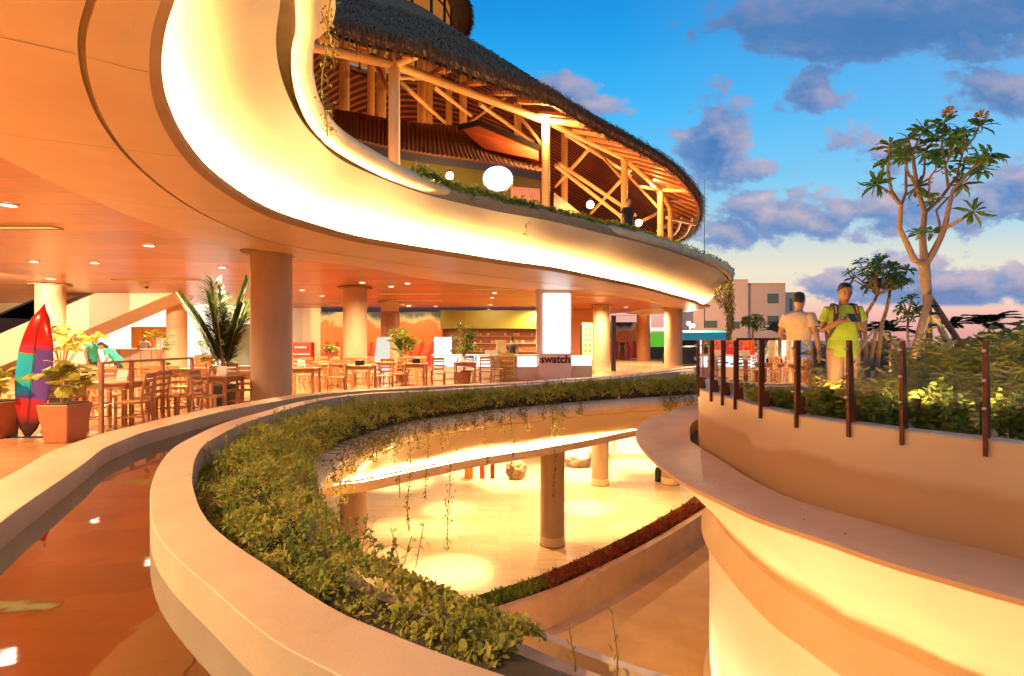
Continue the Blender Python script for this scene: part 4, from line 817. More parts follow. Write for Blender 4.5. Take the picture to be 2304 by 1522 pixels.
def rock(name, label, px, py, w, h, m, cat):
    p = Q(px, py, ZP); g = MB(); g.ball((0, 0, h * .45), (w / 2, w / 2.6, h * .55), 18, 12); o = g.build(name, m, None, 60); o.location = p
    tx = bpy.data.textures.new(name, 'CLOUDS'); tx.noise_scale = .35; md = o.modifiers.new('d', 'DISPLACE'); md.texture = tx; md.strength = .3; sbm = o.modifiers.new('s', 'SUBSURF'); sbm.levels = 2; sbm.render_levels = 2; o.modifiers.move(1, 0)
    return tag(o, label, cat)
M_rock = mat('rock', (.40, .28, .18), .8, (.18, .12, .08), 5, amt=1.2, bump=.6, bscale=12)
rock('boulder', 'rounded brown boulder display in front of the lit plaza shops', 1161, 1078, 1.0, 1.0, M_rock, 'boulder')
rock('boulder', 'pale boulder between the two lower plaza columns', 1300, 1050, 1.5, 1.0, mat('pale_rock', (.55, .50, .42), .8, (.35, .3, .25), 5, amt=1.2, bump=.6, bscale=12), 'boulder')
for px, w, h, m, lb in ((1085, .22, .7, M_red, 'small red display stand in the lit plaza shops'), (1108, .2, .8, M_leafR, 'narrow dark red display stand in the lit plaza shops'), (1055, .4, .6, mat('amber_display', (.7, .35, .08), .5), 'amber display table in the lit plaza shops'), (920, 1.0, .5, M_dark, 'low dark bench in the lit plaza shops')):
    p = Q(px, 1075, ZP); t = thing('display_stand', lb, 'display stand', p); MB().box((0, 0, h / 2), (w, .4, h)).build('body', m, t, bevel=.02); MB().box((0, 0, h + .03), (w * 1.1, .5, .05)).build('top', M_white, t)
for (x, y, e) in ((-5, 5.5, 1200), (-5.2, 9, 1000), (1.5, .2, 5000), (-2.6, 1.2, 6000), (-1, 18.5, 1500), (5, 20, 1500), (-5, 17, 1300), (2, 24, 1800)): spot('plaza_and_fill_beam', (x, y, -3.12), e, 166, (1, .60, .24), 1.0)  # unseen wide spots without fixtures, added as fill for plaza and drum
for (x, tx, e) in ((-9.8, -9.8, 500), (-6, -6, 500), (-1.2, -1, 400), (2, 2, 300), (-13.4, -13.4, 400)): spot('wall_fill_beam', (x, 28.2, 1.9), e, 110, (1, .62, .28), .8, .06, (tx, 31, .3))  # spots added to brighten the mural and back walls, with no fixtures

# ================================================================== GROUND COVER, VINES, BEDDING
def bed_points(n, smin, smax, tmin=.02, tmax=1.0):
    s = rng.uniform(smin, smax, n); t = rng.uniform(tmin, tmax, n); i0 = s.astype(int); f = (s - i0)[:, None]
    A = TR[i0] * (1 - f) + TR[np.minimum(i0 + 1, NT - 1)] * f; B = off(T, -.05); Bq = B[i0] * (1 - f) + B[np.minimum(i0 + 1, NT - 1)] * f
    return s, t, A * (1 - t[:, None]) + Bq * t[:, None]
def vnoise(x, y, s=1.0, ph=0): return (np.sin(x * 2.1 * s + ph) * np.cos(y * 1.7 * s + 1.3 * ph) + .5 * np.sin(x * 4.7 * s + y * 3.9 * s + ph) + .35 * np.cos(x * 9.1 * s - y * 8.3 * s)) / 1.85
parts = []
dist = np.linalg.norm(T, axis=1)
seg = np.linalg.norm(np.gradient(T, axis=0), axis=1); wid = np.linalg.norm(T - TR, axis=1)
SN = int(np.argmin(np.abs(T[:, 1] - 2.75) + (np.arange(NT) > NT // 2) * 99))
for (lo, hi_, dens_, L_) in [(SN - 4, SN + 34, 8200, .032), (SN + 34, SN + 62, 5200, .040), (SN + 62, SN + 100, 3000, .052), (SN + 100, NT - 12, 1700, .068)]:
    area = float((seg[lo:hi_] * wid[lo:hi_]).sum()); n = int(area * dens_)
    s, t, xy = bed_points(n, lo, hi_ - 1)
    nearend = np.clip((s - (SN - 2)) / 12, 0, 1)
    h = .14 * vnoise(xy[:, 0], xy[:, 1], 1.9) + .05 * vnoise(xy[:, 0], xy[:, 1], 5.5, 1) + .11 * np.sin(PI * np.clip(t, 0, 1)) + .02
    z = bedz(t) + np.maximum(.02, h) * nearend * rng.uniform(.25, 1.08, n) - .06 * np.clip((t - .85) / .15, 0, 1) ** 2
    keep = rng.uniform(size=n) < (.30 + .70 * (vnoise(xy[:, 0], xy[:, 1], 2.3, 2) + .5 * vnoise(xy[:, 0], xy[:, 1], 6.1, 4) > -.22))
    z = z + .03 * (rng.uniform(size=n) < .08)
    pos = np.column_stack([xy, z])[keep]; k = len(pos); d = rand_dirs(k, .25)
    sz = L_ * rng.uniform(.5, 1.3, k) * np.where(rng.uniform(size=k) < .1, 1.7, 1)
    parts.append(leaves(pos, d, sz, sz * rng.uniform(.4, .62, k), None, LEAF6_T if L_ < .036 else LEAF_T, LEAF6_F if L_ < .036 else LEAF_F))
o = leafmesh(parts, 'ground_cover', M_leafG); tag(o, kind='stuff')
# upright sprigs poking out of the cover
g = MB(); SP = []; SD = []
for k in range(420):
    s, t, xy = bed_points(1, SN + 2, NT - 40); x, y = xy[0]; z = float(bedz(t)[0]) + .1; hh = rng.uniform(.06, .26); a = rng.uniform(0, 6.28); q = Vector((x, y, z)); tipp = q + Vector((.05 * math.cos(a), .05 * math.sin(a), hh)); g.tube([q, tipp], .0025, 4, caps=False)
    for j in range(7): SP.append(q.lerp(tipp, .3 + .1 * j)); SD.append(rand_dirs(1, .3)[0])
k = len(SP); v, f = leaves(SP, SD, .035, .02, None, LEAF6_T, LEAF6_F); b = len(g.v); g.v += [tuple(q) for q in v]; g.f += [tuple(i + b for i in q) for q in f]
o = g.build('sprigs', M_leafD, fixn=False); tag(o, kind='stuff')
g = MB()
for k in range(260):      # dry runners lying over the leaves
    s, t, xy = bed_points(1, SN, NT - 60, .1, .95); x, y = xy[0]; z = float(bedz(t)[0]) + rng.uniform(.12, .24); a = rng.uniform(0, 6.28); ln = rng.uniform(.08, .2); q = Vector((x, y, z)); e = q + Vector((math.cos(a) * ln, math.sin(a) * ln, rng.uniform(-.06, .05))); g.tube([q, (q + e) / 2 + Vector((0, 0, .035)), e], [.0022, .0018, .001], 4, caps=False)
o = g.build('dry_runners', M_bark, fixn=False); tag(o, kind='stuff')
# trailing vines over the rim on the far side, some long ones down to the plaza
TB = off(T, .05)
def vine(sidx, length, label, spread=.05, nl=None, m=M_vine, curve=None):
    p = Vector((TB[sidx][0], TB[sidx][1], -1.52)); nn = rnorm(T)[sidx]; pts = []
    n_ = 14
    for j in range(n_ + 1):
        f = j / n_; z = -1.52 - length * f; r = .02 + .05 * math.sin(min(1, f * length * 3) * PI / 2)
        pts.append(Vector((p.x + nn[0] * r + .03 * math.sin(7 * f + sidx), p.y + nn[1] * r, z)))
    pts = [Vector((T[sidx][0] - nn[0] * .2, T[sidx][1] - nn[1] * .2, -1.5)), Vector((T[sidx][0], T[sidx][1], -1.53))] + pts
    g = MB(); g.tube(pts, .006, 5, caps=False); P_ = []; D_ = []
    for j in range(nl or int(40 + length * 42)):
        f = rng.uniform(0, 1) ** .9 * (len(pts) - 1.01); i = int(f); q = pts[i].lerp(pts[i + 1], f - i); e = rng.normal(size=3) * spread * (1 - .5 * f / len(pts)); P_.append(q + Vector((e[0], e[1], e[2] * .5))); D_.append(rand_dirs(1, -.5)[0])
    v, f = leaves(P_, D_, rng.uniform(.04, .075, len(P_)), rng.uniform(.022, .04, len(P_)), None, LEAF_T, LEAF_F); b = len(g.v); g.v += [tuple(q) for q in v]; g.f += [tuple(i + b for i in q) for q in f]
    o = g.build('hanging_vine', m, fixn=False); tag(o, label, 'vine', 'vines trailing over the lower rim'); return o
def sAt(px):      # far-side rim station at photo column px
    s = (px - CX) / F; k0 = int(np.argmin(T[:, 0] / np.maximum(T[:, 1], .1))); return min(range(k0, NT - 2), key=lambda i: abs(T[i][0] / T[i][1] - s))
for px, ln, sp in [(1005, 2.6, .07), (1245, .95, .11), (1145, 1.5, .04), (1240, 2.2, .04), (880, 1.2, .05), (905, 1.9, .035), (950, 1.5, .035), (1080, 1.2, .03)]:
    vine(sAt(px), ln, {1005: 'longest trailing vine, hanging across the lower glowing band to the plaza', 1245: 'thick bunch of trailing vine in front of the lower plaza column', 1240: 'long thin vine hanging down the front of the lower plaza column'}.get(px, 'thin trailing vine hanging below the lower glowing band'), sp)
for px in list(range(735, 900, 13)) + [925, 960, 985, 1020, 1035, 1060, 1095, 1120, 1165, 1180, 1215, 1260, 1300, 1490, 1505, 1520, 1535, 1550]:
    vine(sAt(px), rng.uniform(.18, .55) + (.25 if px < 800 else 0), 'short vine tuft lying over the rounded rim above the lower glowing band', .07, int(rng.uniform(45, 95)))
# red and green bedding along the plaza kerb
parts = []; nb = 9000; s = rng.uniform(0, len(BK) - 2, nb); i0 = s.astype(int); tt = rng.uniform(-.5, -.03, nb); nn = rnorm(BK)
xy = BK[i0] + (BK[i0 + 1] - BK[i0]) * (s - i0)[:, None] + nn[i0] * tt[:, None]
nb = nb; pos = np.column_stack([xy, -5.95 + rng.uniform(0, .17, nb) * (.7 + .3 * np.sin(s))]); d = rand_dirs(nb, .9)
red = (CX + F * xy[:, 0] / xy[:, 1] > 1235 + rng.normal(size=nb) * 14) & (rng.uniform(size=nb) < .92)
o = leafmesh([leaves(pos[red], d[red], rng.uniform(.08, .17, red.sum()), .045)], 'red_bedding', M_leafR); tag(o, kind='stuff')
o = leafmesh([leaves(pos[~red], d[~red], rng.uniform(.08, .15, (~red).sum()), .05)], 'green_bedding', M_leafD); tag(o, kind='stuff')
o = MB().rows([row(off(BK, -.02), -5.98), row(off(BK, -.8), -5.98), row(off(BK, -.8), ZP)]).build('bedding_soil', M_soil); tag(o, kind='structure')
# weeds standing in front at the bottom edge
for px, py, hh, lb in ((1290, 1540, .34, 'short bare weed stalk at the bottom edge of the photo'), (1385, 1545, .42, 'taller bare weed stalk at the bottom edge, right of the short one'), (1150, 1470, .18, 'leafy sprig leaning over the trough edge')):
    p = P(px, py, 2.35); p.z = -1.66; t = thing('weed', lb, 'weed', p); g = MB(); g.tube([(0, 0, 0), (.01, 0, hh * .5), (-.02, 0, hh)], [.005, .004, .002], 6); g.build('stem', M_bark, t, 60)
    P_ = [(-.01, 0, hh * f) for f in (.45, .55, .65, .75, .85, .95, 1)]; D_ = [(.5 * (-1) ** k, .1, .8) for k in range(7)]
    big = .075 if 'leafy' in lb else .045
    leafmesh([leaves(P_, D_, big, big * (.5 if 'leafy' in lb else .22), None, LEAF6_T, LEAF6_F)], 'foliage', M_leafG if 'bare' in lb else M_leafD, t)
# planting along the upper balcony rim
def rimplants(px0, px1, n, seedh, name, label, hang=.12, m=M_leafD, zz=3.34):
    k0 = int(np.argmin(cF[:, 0] / np.maximum(cF[:, 1], .1)[...] + (cF[:, 1] < 4.5) * 9)); idx = [i for i in range(k0, NB - 50) if px0 < CX + F * cF[i][0] / cF[i][1] < px1]
    s = rng.uniform(idx[0], idx[-1], n); i0 = s.astype(int); q = cF[i0] + (cF[np.minimum(i0 + 1, NB - 1)] - cF[i0]) * (s - i0)[:, None]; nn = rnorm(cF)[i0]
    hump = .5 + .5 * np.sin(s * .8) * np.cos(s * .37); tt = rng.uniform(-.32, .02, n); z = zz + np.abs(rng.normal(size=n)) * seedh * hump - np.clip(tt + .08, 0, 1) * rng.uniform(0, 2.5, n) * hang * 8
    return tag(leafmesh([leaves(np.column_stack([q + nn * (tt + .03)[:, None], z]), rand_dirs(n, .1), rng.uniform(.05, .12, n), .045)], name, m), label, 'planting')
rimplants(940, 1215, 2600, .10, 'rim_planting', 'green planting along the upper balcony rim below the oval sign', .1)
rimplants(1215, 1440, 2000, .06, 'rim_planting', 'low planting along the upper balcony rim below the bulb lamps', .06)
rimplants(1440, 1640, 1800, .05, 'rim_planting', 'sparse planting along the upper balcony rim toward its right tip', .06, M_leafD)
def rimvine(px, ln, label, nl=40, m=M_leafD, near=False):
    k0 = int(np.argmin(cF[:, 0] / np.maximum(cF[:, 1], .1) + (cF[:, 1] < 4.5) * 9)); rg = range(k0, NB - 2) if not near else range(80, k0)
    i = min(rg, key=lambda i: abs(cF[i][0] / cF[i][1] - (px - CX) / F)) if not near else px
    nn = rnorm(cF)[i]; p = Vector((cF[i][0] + nn[0] * .03, cF[i][1] + nn[1] * .03, 3.34)); g = MB(); pts = [p + Vector((-nn[0] * .25, -nn[1] * .25, .02)), p] + [p + Vector((nn[0] * .03 + .03 * math.sin(j), nn[1] * .03, -ln * j / 8)) for j in range(1, 9)]; g.tube(pts, .006, 5, caps=False)
    P_ = []; 
    for j in range(nl): f = rng.uniform(0, 8.9); a = int(f); P_.append(pts[a].lerp(pts[a + 1], f - a) + Vector(rng.normal(size=3) * .045))
    lz = .55 if near else 1.0; v, f = leaves(P_, rand_dirs(nl, -.3), rng.uniform(.05, .1, nl) * lz, .045 * lz); b = len(g.v); g.v += [tuple(q) for q in v]; g.f += [tuple(x + b for x in q) for q in f]
    return tag(g.build('rim_vine', m, fixn=False), label, 'vine', 'vines on the upper balcony rim')
rimvine(1180, .75, 'vine hanging from the upper rim right of the oval sign', 60); rimvine(1060, .3, 'short vine on the upper rim left of the oval sign', 40)
kk = int(np.argmin(cF[:, 0] / np.maximum(cF[:, 1], .1) + (cF[:, 1] < 4.5) * 9))
for dk, ln in ((-14, 1.0), (-6, 1.25), (12, .5)): rimvine(kk + dk, ln, {-14: 'leafy vine trailing down the bend of the upper rim', -6: 'longest leafy vine at the bend of the upper rim, lowest tip', 12: 'short vine tuft just right of the bend of the upper rim'}[dk], 90, M_vine, True)
for j, (px, ln, y_) in enumerate([(1632, 1.9, 25.2), (1637, 3.3, 25.6), (1641, 3.5, 25.8), (1645, 3.0, 26.1), (1648, 2.6, 26.4), (1622, 1.6, 25.0), (1612, 1.3, 24.8)]):
    x = (px - CX) / F * y_; g = MB(); P_ = []; pts = [Vector((x + .03 * math.sin(k + j), y_, 3.2 - ln * k / 8)) for k in range(9)]; g.tube(pts, .012, 5, caps=False); n = int(120 * ln)
    for q in range(n): f = rng.uniform(0, 7.9); a = int(f); P_.append(pts[a].lerp(pts[a + 1], f - a) + Vector(rng.normal(size=3) * .055))
    v, f = leaves(P_, rand_dirs(n, -1.2), rng.uniform(.08, .16, n), .05); b = len(g.v); g.v += [tuple(q) for q in v]; g.f += [tuple(i + b for i in q) for q in f]
    tag(g.build('vine_curtain', M_vine, fixn=False), 'yellow green vine strand hanging from the right tip of the balcony', 'vine', 'vine strands hanging from the balcony tip')

# ================================================================== UPPER FLOOR: THATCHED HALL
EV = [(-14, 12.5), (-9, 10.9), (-5.2, 10.4)] + [Q(a, b, 6.4)[:2] for a, b in [(716, 62), (771, 85), (837, 104), (883, 113), (936, 124), (1001, 148), (1067, 174), (1133, 197), (1199, 217), (1240, 231), (1314, 277), (1380, 311), (1446, 345), (1495, 374), (1528, 400), (1554, 430), (1571, 458), (1574, 483), (1567, 509)]] + [(10.9, 32), (10.2, 36), (7, 41), (1, 44.5), (-7, 45), (-14, 41), (-18, 33), (-18.5, 22), (-17, 15.5)]
hall = thing('thatched_hall', 'long oval thatched hall with a raised lantern, open timber sides', 'pavilion', (-3, 26, ZUP))
EV = crv(EV + [EV[0]], 300); EV = EV[:-1]
LC = np.array([-6.3, 25.0]); LR = 3.3
ang = np.arctan2(EV[:, 1] - LC[1], EV[:, 0] - LC[0]); RG = np.column_stack([LC[0] + LR * np.cos(ang), LC[1] + LR * np.sin(ang)])
def prof(t): return 6.75 + 8.0 * (t ** 1.06)
rw = [row(EV, 6.42), row(off(EV, .10), 6.5), row(off(EV, .08), 6.70)] + [row(EV * (1 - t) + RG * t, prof(t)) for t in np.linspace(.012, 1, 22)]
sgn = 1 if np.linalg.norm(off(EV, 1) - LC, axis=1).mean() > np.linalg.norm(EV - LC, axis=1).mean() else -1
if sgn < 0: rw[1] = row(off(EV, -.10), 6.5); rw[2] = row(off(EV, -.08), 6.70)
MB().rows(rw, True).build('thatch', M_thatch, hall, 50, world=True)
rw = [row(EV * (1 - t) + RG * t, prof(t) - .40) for t in np.linspace(0.0, 1, 16)]
mBat = planks('roof_battens', (.34, .095, .03), (.26, .065, .02), (.03, .010, .005), 30, .34, .65, True, bump=.8, gap=.11)
MB().rows(rw, True).build('lining', mBat, hall, 50, world=True)
n = 17000; s = rng.uniform(0, len(EV) - 1, n); i0 = s.astype(int); q = EV[i0] + (EV[(i0 + 1) % len(EV)] - EV[i0]) * (s - i0)[:, None]; nn = rnorm(EV)[i0] * sgn
d = np.column_stack([nn * .35 + rng.normal(size=(n, 2)) * .25, np.full(n, -1.0)])
fr_ = leafmesh([leaves(np.column_stack([q + nn * rng.uniform(-.05, .14, n)[:, None], rng.uniform(6.44, 6.85, n)]), d, rng.uniform(.14, .46, n), .032, np.column_stack([nn, np.zeros(n)]))], 'fringe', M_fringe, hall, world=True); tag(fr_, kind='stuff')
n = 15000; s = rng.uniform(0, 150, n); i0 = s.astype(int); tt = rng.uniform(.0, .75, n) ** 1.3; e_ = EV[i0] + (EV[i0 + 1] - EV[i0]) * (s - i0)[:, None]; gg_ = RG[i0] + (RG[i0 + 1] - RG[i0]) * (s - i0)[:, None]; q = e_ * (1 - tt)[:, None] + gg_ * tt[:, None]; dn = e_ - gg_; ln_ = np.linalg.norm(dn, axis=1, keepdims=True); dn = dn / ln_
slope = (8.0 / ln_)[:, 0]; d = np.column_stack([dn + rng.normal(size=(n, 2)) * .12, -slope + rng.uniform(.0, .25, n)])
tag(leafmesh([leaves(np.column_stack([q, prof(tt) + .015]), d, rng.uniform(.3, .7, n), .045, np.column_stack([dn * slope[:, None], np.ones(n)]))], 'loose_straw', M_straw, hall, world=True), kind='stuff')
# rafter ends under the eave
for k in range(6, 150, 3):
    e = EV[k]; dr = (RG[k] - e); dr /= np.linalg.norm(dr); a = Vector((e[0], e[1], 6.42)) + Vector((dr[0] * .12, dr[1] * .12, 0)); b = a + Vector((dr[0] * 1.5, dr[1] * 1.5, .62))
    if e[0] > -7: MB().bar(a, b, .22, .09).build('rafter_end', M_wood, hall, world=True)
# far-side rafters on the underside
for k in range(150, 262, 3):
    e = EV[k]; g_ = RG[k]; a = Vector((e[0], e[1], prof(0) - .5)); m_ = e * .4 + g_ * .6; b = Vector((m_[0], m_[1], prof(.6) - .5)); MB().bar(a, b, .1, .12).build('rafter', M_pole, hall, world=True)
for tt in (.12, .3):
    rr = EV[145:268] * (1 - tt) + RG[145:268] * tt; MB().tube(row(rr[::4], prof(tt) - .62), .07, 8).build('purlin', M_pole, hall, 60, world=True)
# posts and ring beam on the void side
posts = [(690, 10.7), (887, 12), (1228, 16), (1405, 20), (1486, 23), (1508, 24.5)]
tops = [(690, 102), (887, 146), (1228, 272), (1405, 356), (1486, 428), (1508, 470)]
PT = []
for (px, Y), (tx, ty) in zip(posts, tops):
    x = (px - CX) / F * Y; zt = (HZ - ty) / F * Y; PT.append(Vector((x, Y, zt)))
    MB().tube([(x, Y, ZUP), (x, Y, zt + (.55 if px == 887 else .15))], .135 if px != 1508 else .11, 16).build('post', M_pole, hall, 50, world=True)
for a, b in zip(PT[:-1], PT[1:]): MB().tube([a, b], .11, 12).build('ring_beam', M_pole, hall, 50, world=True)
for p in PT[1:5]:
    k = int(np.argmin(np.linalg.norm(EV - np.array([p.x, p.y]) - np.array([.9, -.5]), axis=1))); e = EV[k]; MB().tube([p, (e[0], e[1], 6.5)], .085, 10).build('bracket', M_pole, hall, 50, world=True)
    MB().tube([p - Vector((0, 0, .9)), p + Vector((-1.0, 1.8, 1.2))], .06, 8).build('brace', M_pole, hall, 50, world=True); MB().tube([p - Vector((0, 0, .3)), p + Vector((.3, 2.4, .9))], .05, 8).build('brace', M_pole, hall, 50, world=True)
for px, y0, y1, Y in [(775, 100, 250, 17), (858, 130, 265, 18), (835, 180, 260, 23), (948, 160, 275, 21), (965, 170, 275, 23), (1042, 200, 280, 23), (1165, 255, 330, 24), (1010, 215, 300, 27), (1270, 300, 380, 26)]:
    x = (px - CX) / F * Y; MB().tube([(x, Y, ZUP), (x, Y, (HZ - y0) / F * Y + .6)], .17, 12).build('inner_post', M_pole, hall, 50, world=True)
for a, b in [((900, 185, 15), (1000, 275, 24)), ((975, 195, 16), (1060, 260, 24)), ((1080, 235, 18), (1200, 320, 25)), ((1250, 372, 19), (1400, 490, 24)), ((1258, 368, 19.5), (1430, 485, 25)), ((1270, 300, 18), (1420, 395, 25)), ((930, 180, 22), (1010, 130, 30)), ((1050, 280, 26), (1180, 190, 27)), ((1330, 330, 20), (1250, 420, 26)), ((1420, 380, 22), (1330, 480, 27)), ((1440, 420, 23), (1560, 440, 25.2)), ((1490, 450, 24), (1575, 455, 25.2)), ((1500, 490, 25), (1565, 505, 27)), ((1480, 520, 25), (1530, 490, 28)), ((1440, 500, 24), (1500, 470, 26))]:
    MB().tube([P(*a), P(*b)], .075, 8).build('brace', M_pole, hall, 50, world=True)
for zz, c0 in ((7.1, .12), (6.2, .0), (5.2, -.04)):
    pts = [P(px, HZ - zz / Y * F, Y) for px, Y in ((700, 26), (780, 29), (860, 31), (950, 32), (1040, 31.5), (1120, 30))]; MB().tube(pts, .06, 8).build('rail', M_pole, hall, 60, world=True)
# curved edge tubes at the right tip
for dz, ins in ((-.25, .9), (-.12, .35)):
    rr = EV[95:160] * (1 - ins / 12) + RG[95:160] * ins / 12; MB().tube(row(rr[::3], 6.35 + dz + ins * .35), .075, 8).build('edge_tube', M_pole, hall, 60, world=True)
# lantern
zl = prof(1)
for k in range(20):
    a = 2 * PI * k / 20; p = Vector((LC[0] + LR * math.cos(a), LC[1] + LR * math.sin(a), zl)); MB().bar(p - Vector((0, 0, .1)), p + Vector((0, 0, 2.0)), .12).build('lantern_post', M_dark, hall, world=True)
    a2 = a + 2 * PI / 20; q = Vector((LC[0] + LR * math.cos(a2), LC[1] + LR * math.sin(a2), zl)); i_ = (p + q) / 2; i_ = Vector((LC[0], LC[1], 0)) * .02 + i_ * .98; i_.z = zl
    MB().rows([[p * .99 + Vector((LC[0], LC[1], zl)) * .01, q * .99 + Vector((LC[0], LC[1], zl)) * .01], [p + Vector((0, 0, 1.8)), q + Vector((0, 0, 1.8))]]).build('lantern_pane', emis('lit_lantern_pane', (1, .34, .06), .4) if k == 0 else MATS['lit_lantern_pane'], hall, world=True)
    MB().bar(p + Vector((0, 0, .9)), q + Vector((0, 0, .9)), .07).build('lantern_rail', M_dark, hall, world=True)
MB().lathe([(LR + .05, 1.45), (LR + .95, 1.3), (LR + .9, 1.65), (LR * .6, 3.6), (.1, 5.4)], (LC[0], LC[1], zl), 48).build('lantern_thatch', M_thatch, hall, 50, world=True)
a = rng.uniform(0, 6.28, 2500); d = np.column_stack([np.cos(a) * .4, np.sin(a) * .4, -np.ones(2500)]) + rng.normal(size=(2500, 3)) * .15
tag(leafmesh([leaves(np.column_stack([LC[0] + (LR + .92) * np.cos(a), LC[1] + (LR + .92) * np.sin(a), zl + 1.2 + rng.uniform(.1, .4, 2500)]), d, rng.uniform(.3, .6, 2500), .05)], 'lantern_fringe', M_fringe, hall, world=True), kind='stuff')

# ------------------------------------------------------------------ tiled kiosk under the hall
shop = thing('tiled_restaurant', 'low restaurant house with a sagging tiled roof under the thatched hall', 'restaurant', (-1.5, 14, ZUP))
def Pz(px, py, Y): return P(px, py, Y)
ev = [Pz(755, 296, 12.6), Pz(800, 315, 12.8), Pz(880, 334, 13.2), Pz(960, 347, 13.6), Pz(1050, 359, 14.1), Pz(1130, 371, 14.7), Pz(1218, 388, 15.2)]
rg_ = [Pz(750, 246, 16.5), Pz(800, 255, 16.6), Pz(880, 270, 16.8), Pz(960, 280, 17.0), Pz(1030, 284, 17.2), Pz(1110, 316, 17.4), Pz(1225, 352, 17.6)]
def interp(pl_, n):
    out = []
    for i in range(n):
        f = i / (n - 1) * (len(pl_) - 1); a = min(len(pl_) - 2, int(f)); out.append(pl_[a].lerp(pl_[a + 1], f - a))
    return out
ne = 200; E_ = interp(ev, ne); G_ = interp(rg_, ne); rws = []
for j in range(13):
    f = j / 12; rr = []
    for i in range(ne):
        p = E_[i].lerp(G_[i], f); p = p + Vector((0, 0, .045 * abs(math.sin(i * PI / 4)) - .16 * math.sin(PI * f) + .02 * ((j % 2)))); rr.append(p)
    rws.append(rr)
rws = [[p - Vector((0, 0, .09)) for p in rws[0]]] + rws
M_tile = mat('clay_tile', (.20, .075, .03), .75, (.11, .045, .022), 4, amt=1)
MB().rows(rws).build('tiled_roof', M_tile, shop, 40, world=True)
MB().rows([[p - Vector((0, 0, .02)) for p in E_], [p - Vector((0, 0, .25)) for p in E_]]).build('fascia_board', M_dark, shop, world=True)
wl = [p + Vector((0.05, .9, 0)) for p in interp(ev, 12)]
M_gw = mat('dim_green_wall', (.10, .12, .03), .6, (.14, .12, .04), 1.5)
MB().rows([[Vector((p.x, p.y, ZUP)) for p in wl], [Vector((p.x, p.y, p.z + .1)) for p in wl]]).build('wall', M_gw, shop, world=True)
MB().prism([Pz(1035, 289, 15.9), Pz(1078, 281, 15.9), Pz(1212, 338, 16.1), Pz(1212, 360, 16.1), Pz(1090, 336, 15.9)], .3, (0, 1, 0)).build('gable', mat('orange_gable', (.62, .12, .03), .6), shop, world=True)
MB().bar(Pz(1030, 287, 15.7), Pz(1078, 277, 15.7), .1, .14).build('gable_ridge', M_dark, shop, world=True); MB().bar(Pz(1078, 277, 15.7), Pz(1216, 335, 15.8), .1, .16).build('gable_ridge', M_dark, shop, world=True)
MB().rows([[Pz(1150, 420, 14.6), Pz(1215, 425, 15.0)], [Pz(1150, 460, 14.6), Pz(1215, 465, 15.0)]]).build('food_poster', mat('food_poster_print', (.55, .12, .07), .5, (.60, .42, .30), 5, amt=1.4), shop, world=True)
side = MB().rows([[Vector((1.3, 15.9, ZUP)), Vector((4.2, 21.5, ZUP))], [Vector((1.3, 15.9, 4.6)), Vector((4.2, 21.5, 4.3))]]).build('side_wall', M_wood, shop, world=True)
for k in range(4):
    f = .15 + .2 * k; c_ = Vector((1.3, 15.9, 3.75)).lerp(Vector((4.2, 21.5, 3.75)), f) + Vector((.05, -.03, 0)); d_ = Vector((2.9, 5.6, 0)).normalized()
    MB().rows([[c_ - d_ * .3 - Vector((0, 0, .55)), c_ + d_ * .3 - Vector((0, 0, .55))], [c_ - d_ * .3 + Vector((0, 0, .4)), c_ + d_ * .3 + Vector((0, 0, .4))]]).build('window', emis('dim_amber_window', (.8, .5, .12), .8) if k == 0 else MATS['dim_amber_window'], shop, world=True)
t = thing('oval_sign', 'glowing white oval sign hung in front of the tiled roof', 'sign', Pz(1120, 402, 12.6))
MB().tube([(0, .10, 0), (0, .0, 0)], [(.36, .30), (.36, .30)], 40, side=(1, 0, 0)).build('face', M_sign, t, 30); MB().tube([(0, .12, 0), (0, .02, 0)], [(.385, .325), (.385, .325)], 40, side=(1, 0, 0)).build('rim', M_stud, t, 30)
MB().tube([(-.1, .08, .28), (-.3, .5, .6)], .015, 8).build('arm', M_dark, t); MB().tube([(.2, .08, .25), (.3, .5, .6)], .015, 8).build('arm', M_dark, t)
def bulb(px, py, Y, e, label, r=.11):
    p = P(px, py, Y); t = thing('bulb_lamp', label, 'lamp', p); MB().ball((0, 0, 0), r, 14, 10).build('globe', M_bulb, t, 60); MB().tube([(0, 0, r * .8), (0, 0, r * 1.7)], .04, 10).build('holder', M_dark, t)
    l = bpy.data.lights.new('bulb_glow', 'POINT'); l.energy = e; l.color = (1, .55, .18); l.shadow_soft_size = .12; o = bpy.data.objects.new('bulb_glow', l); COL.objects.link(o); o.location = p + Vector((0, -.02, -.3))
bulb(1227, 268, 15.7, 350, 'bright bulb lamp at the head of the tall post right of the oval sign', .11); bulb(1467, 404, 22.4, 350, 'bulb lamp under the eave near the right tip of the hall', .13); bulb(1328, 461, 17.0, 260, 'low bulb lamp above the balcony planting, mid-way to the tip', .12); bulb(1437, 502, 20.0, 300, 'lowest bulb lamp by the far posts of the hall', .12); bulb(1012, 396, 13.0, 260, 'lamp washing the green wall left of the oval sign', .09)
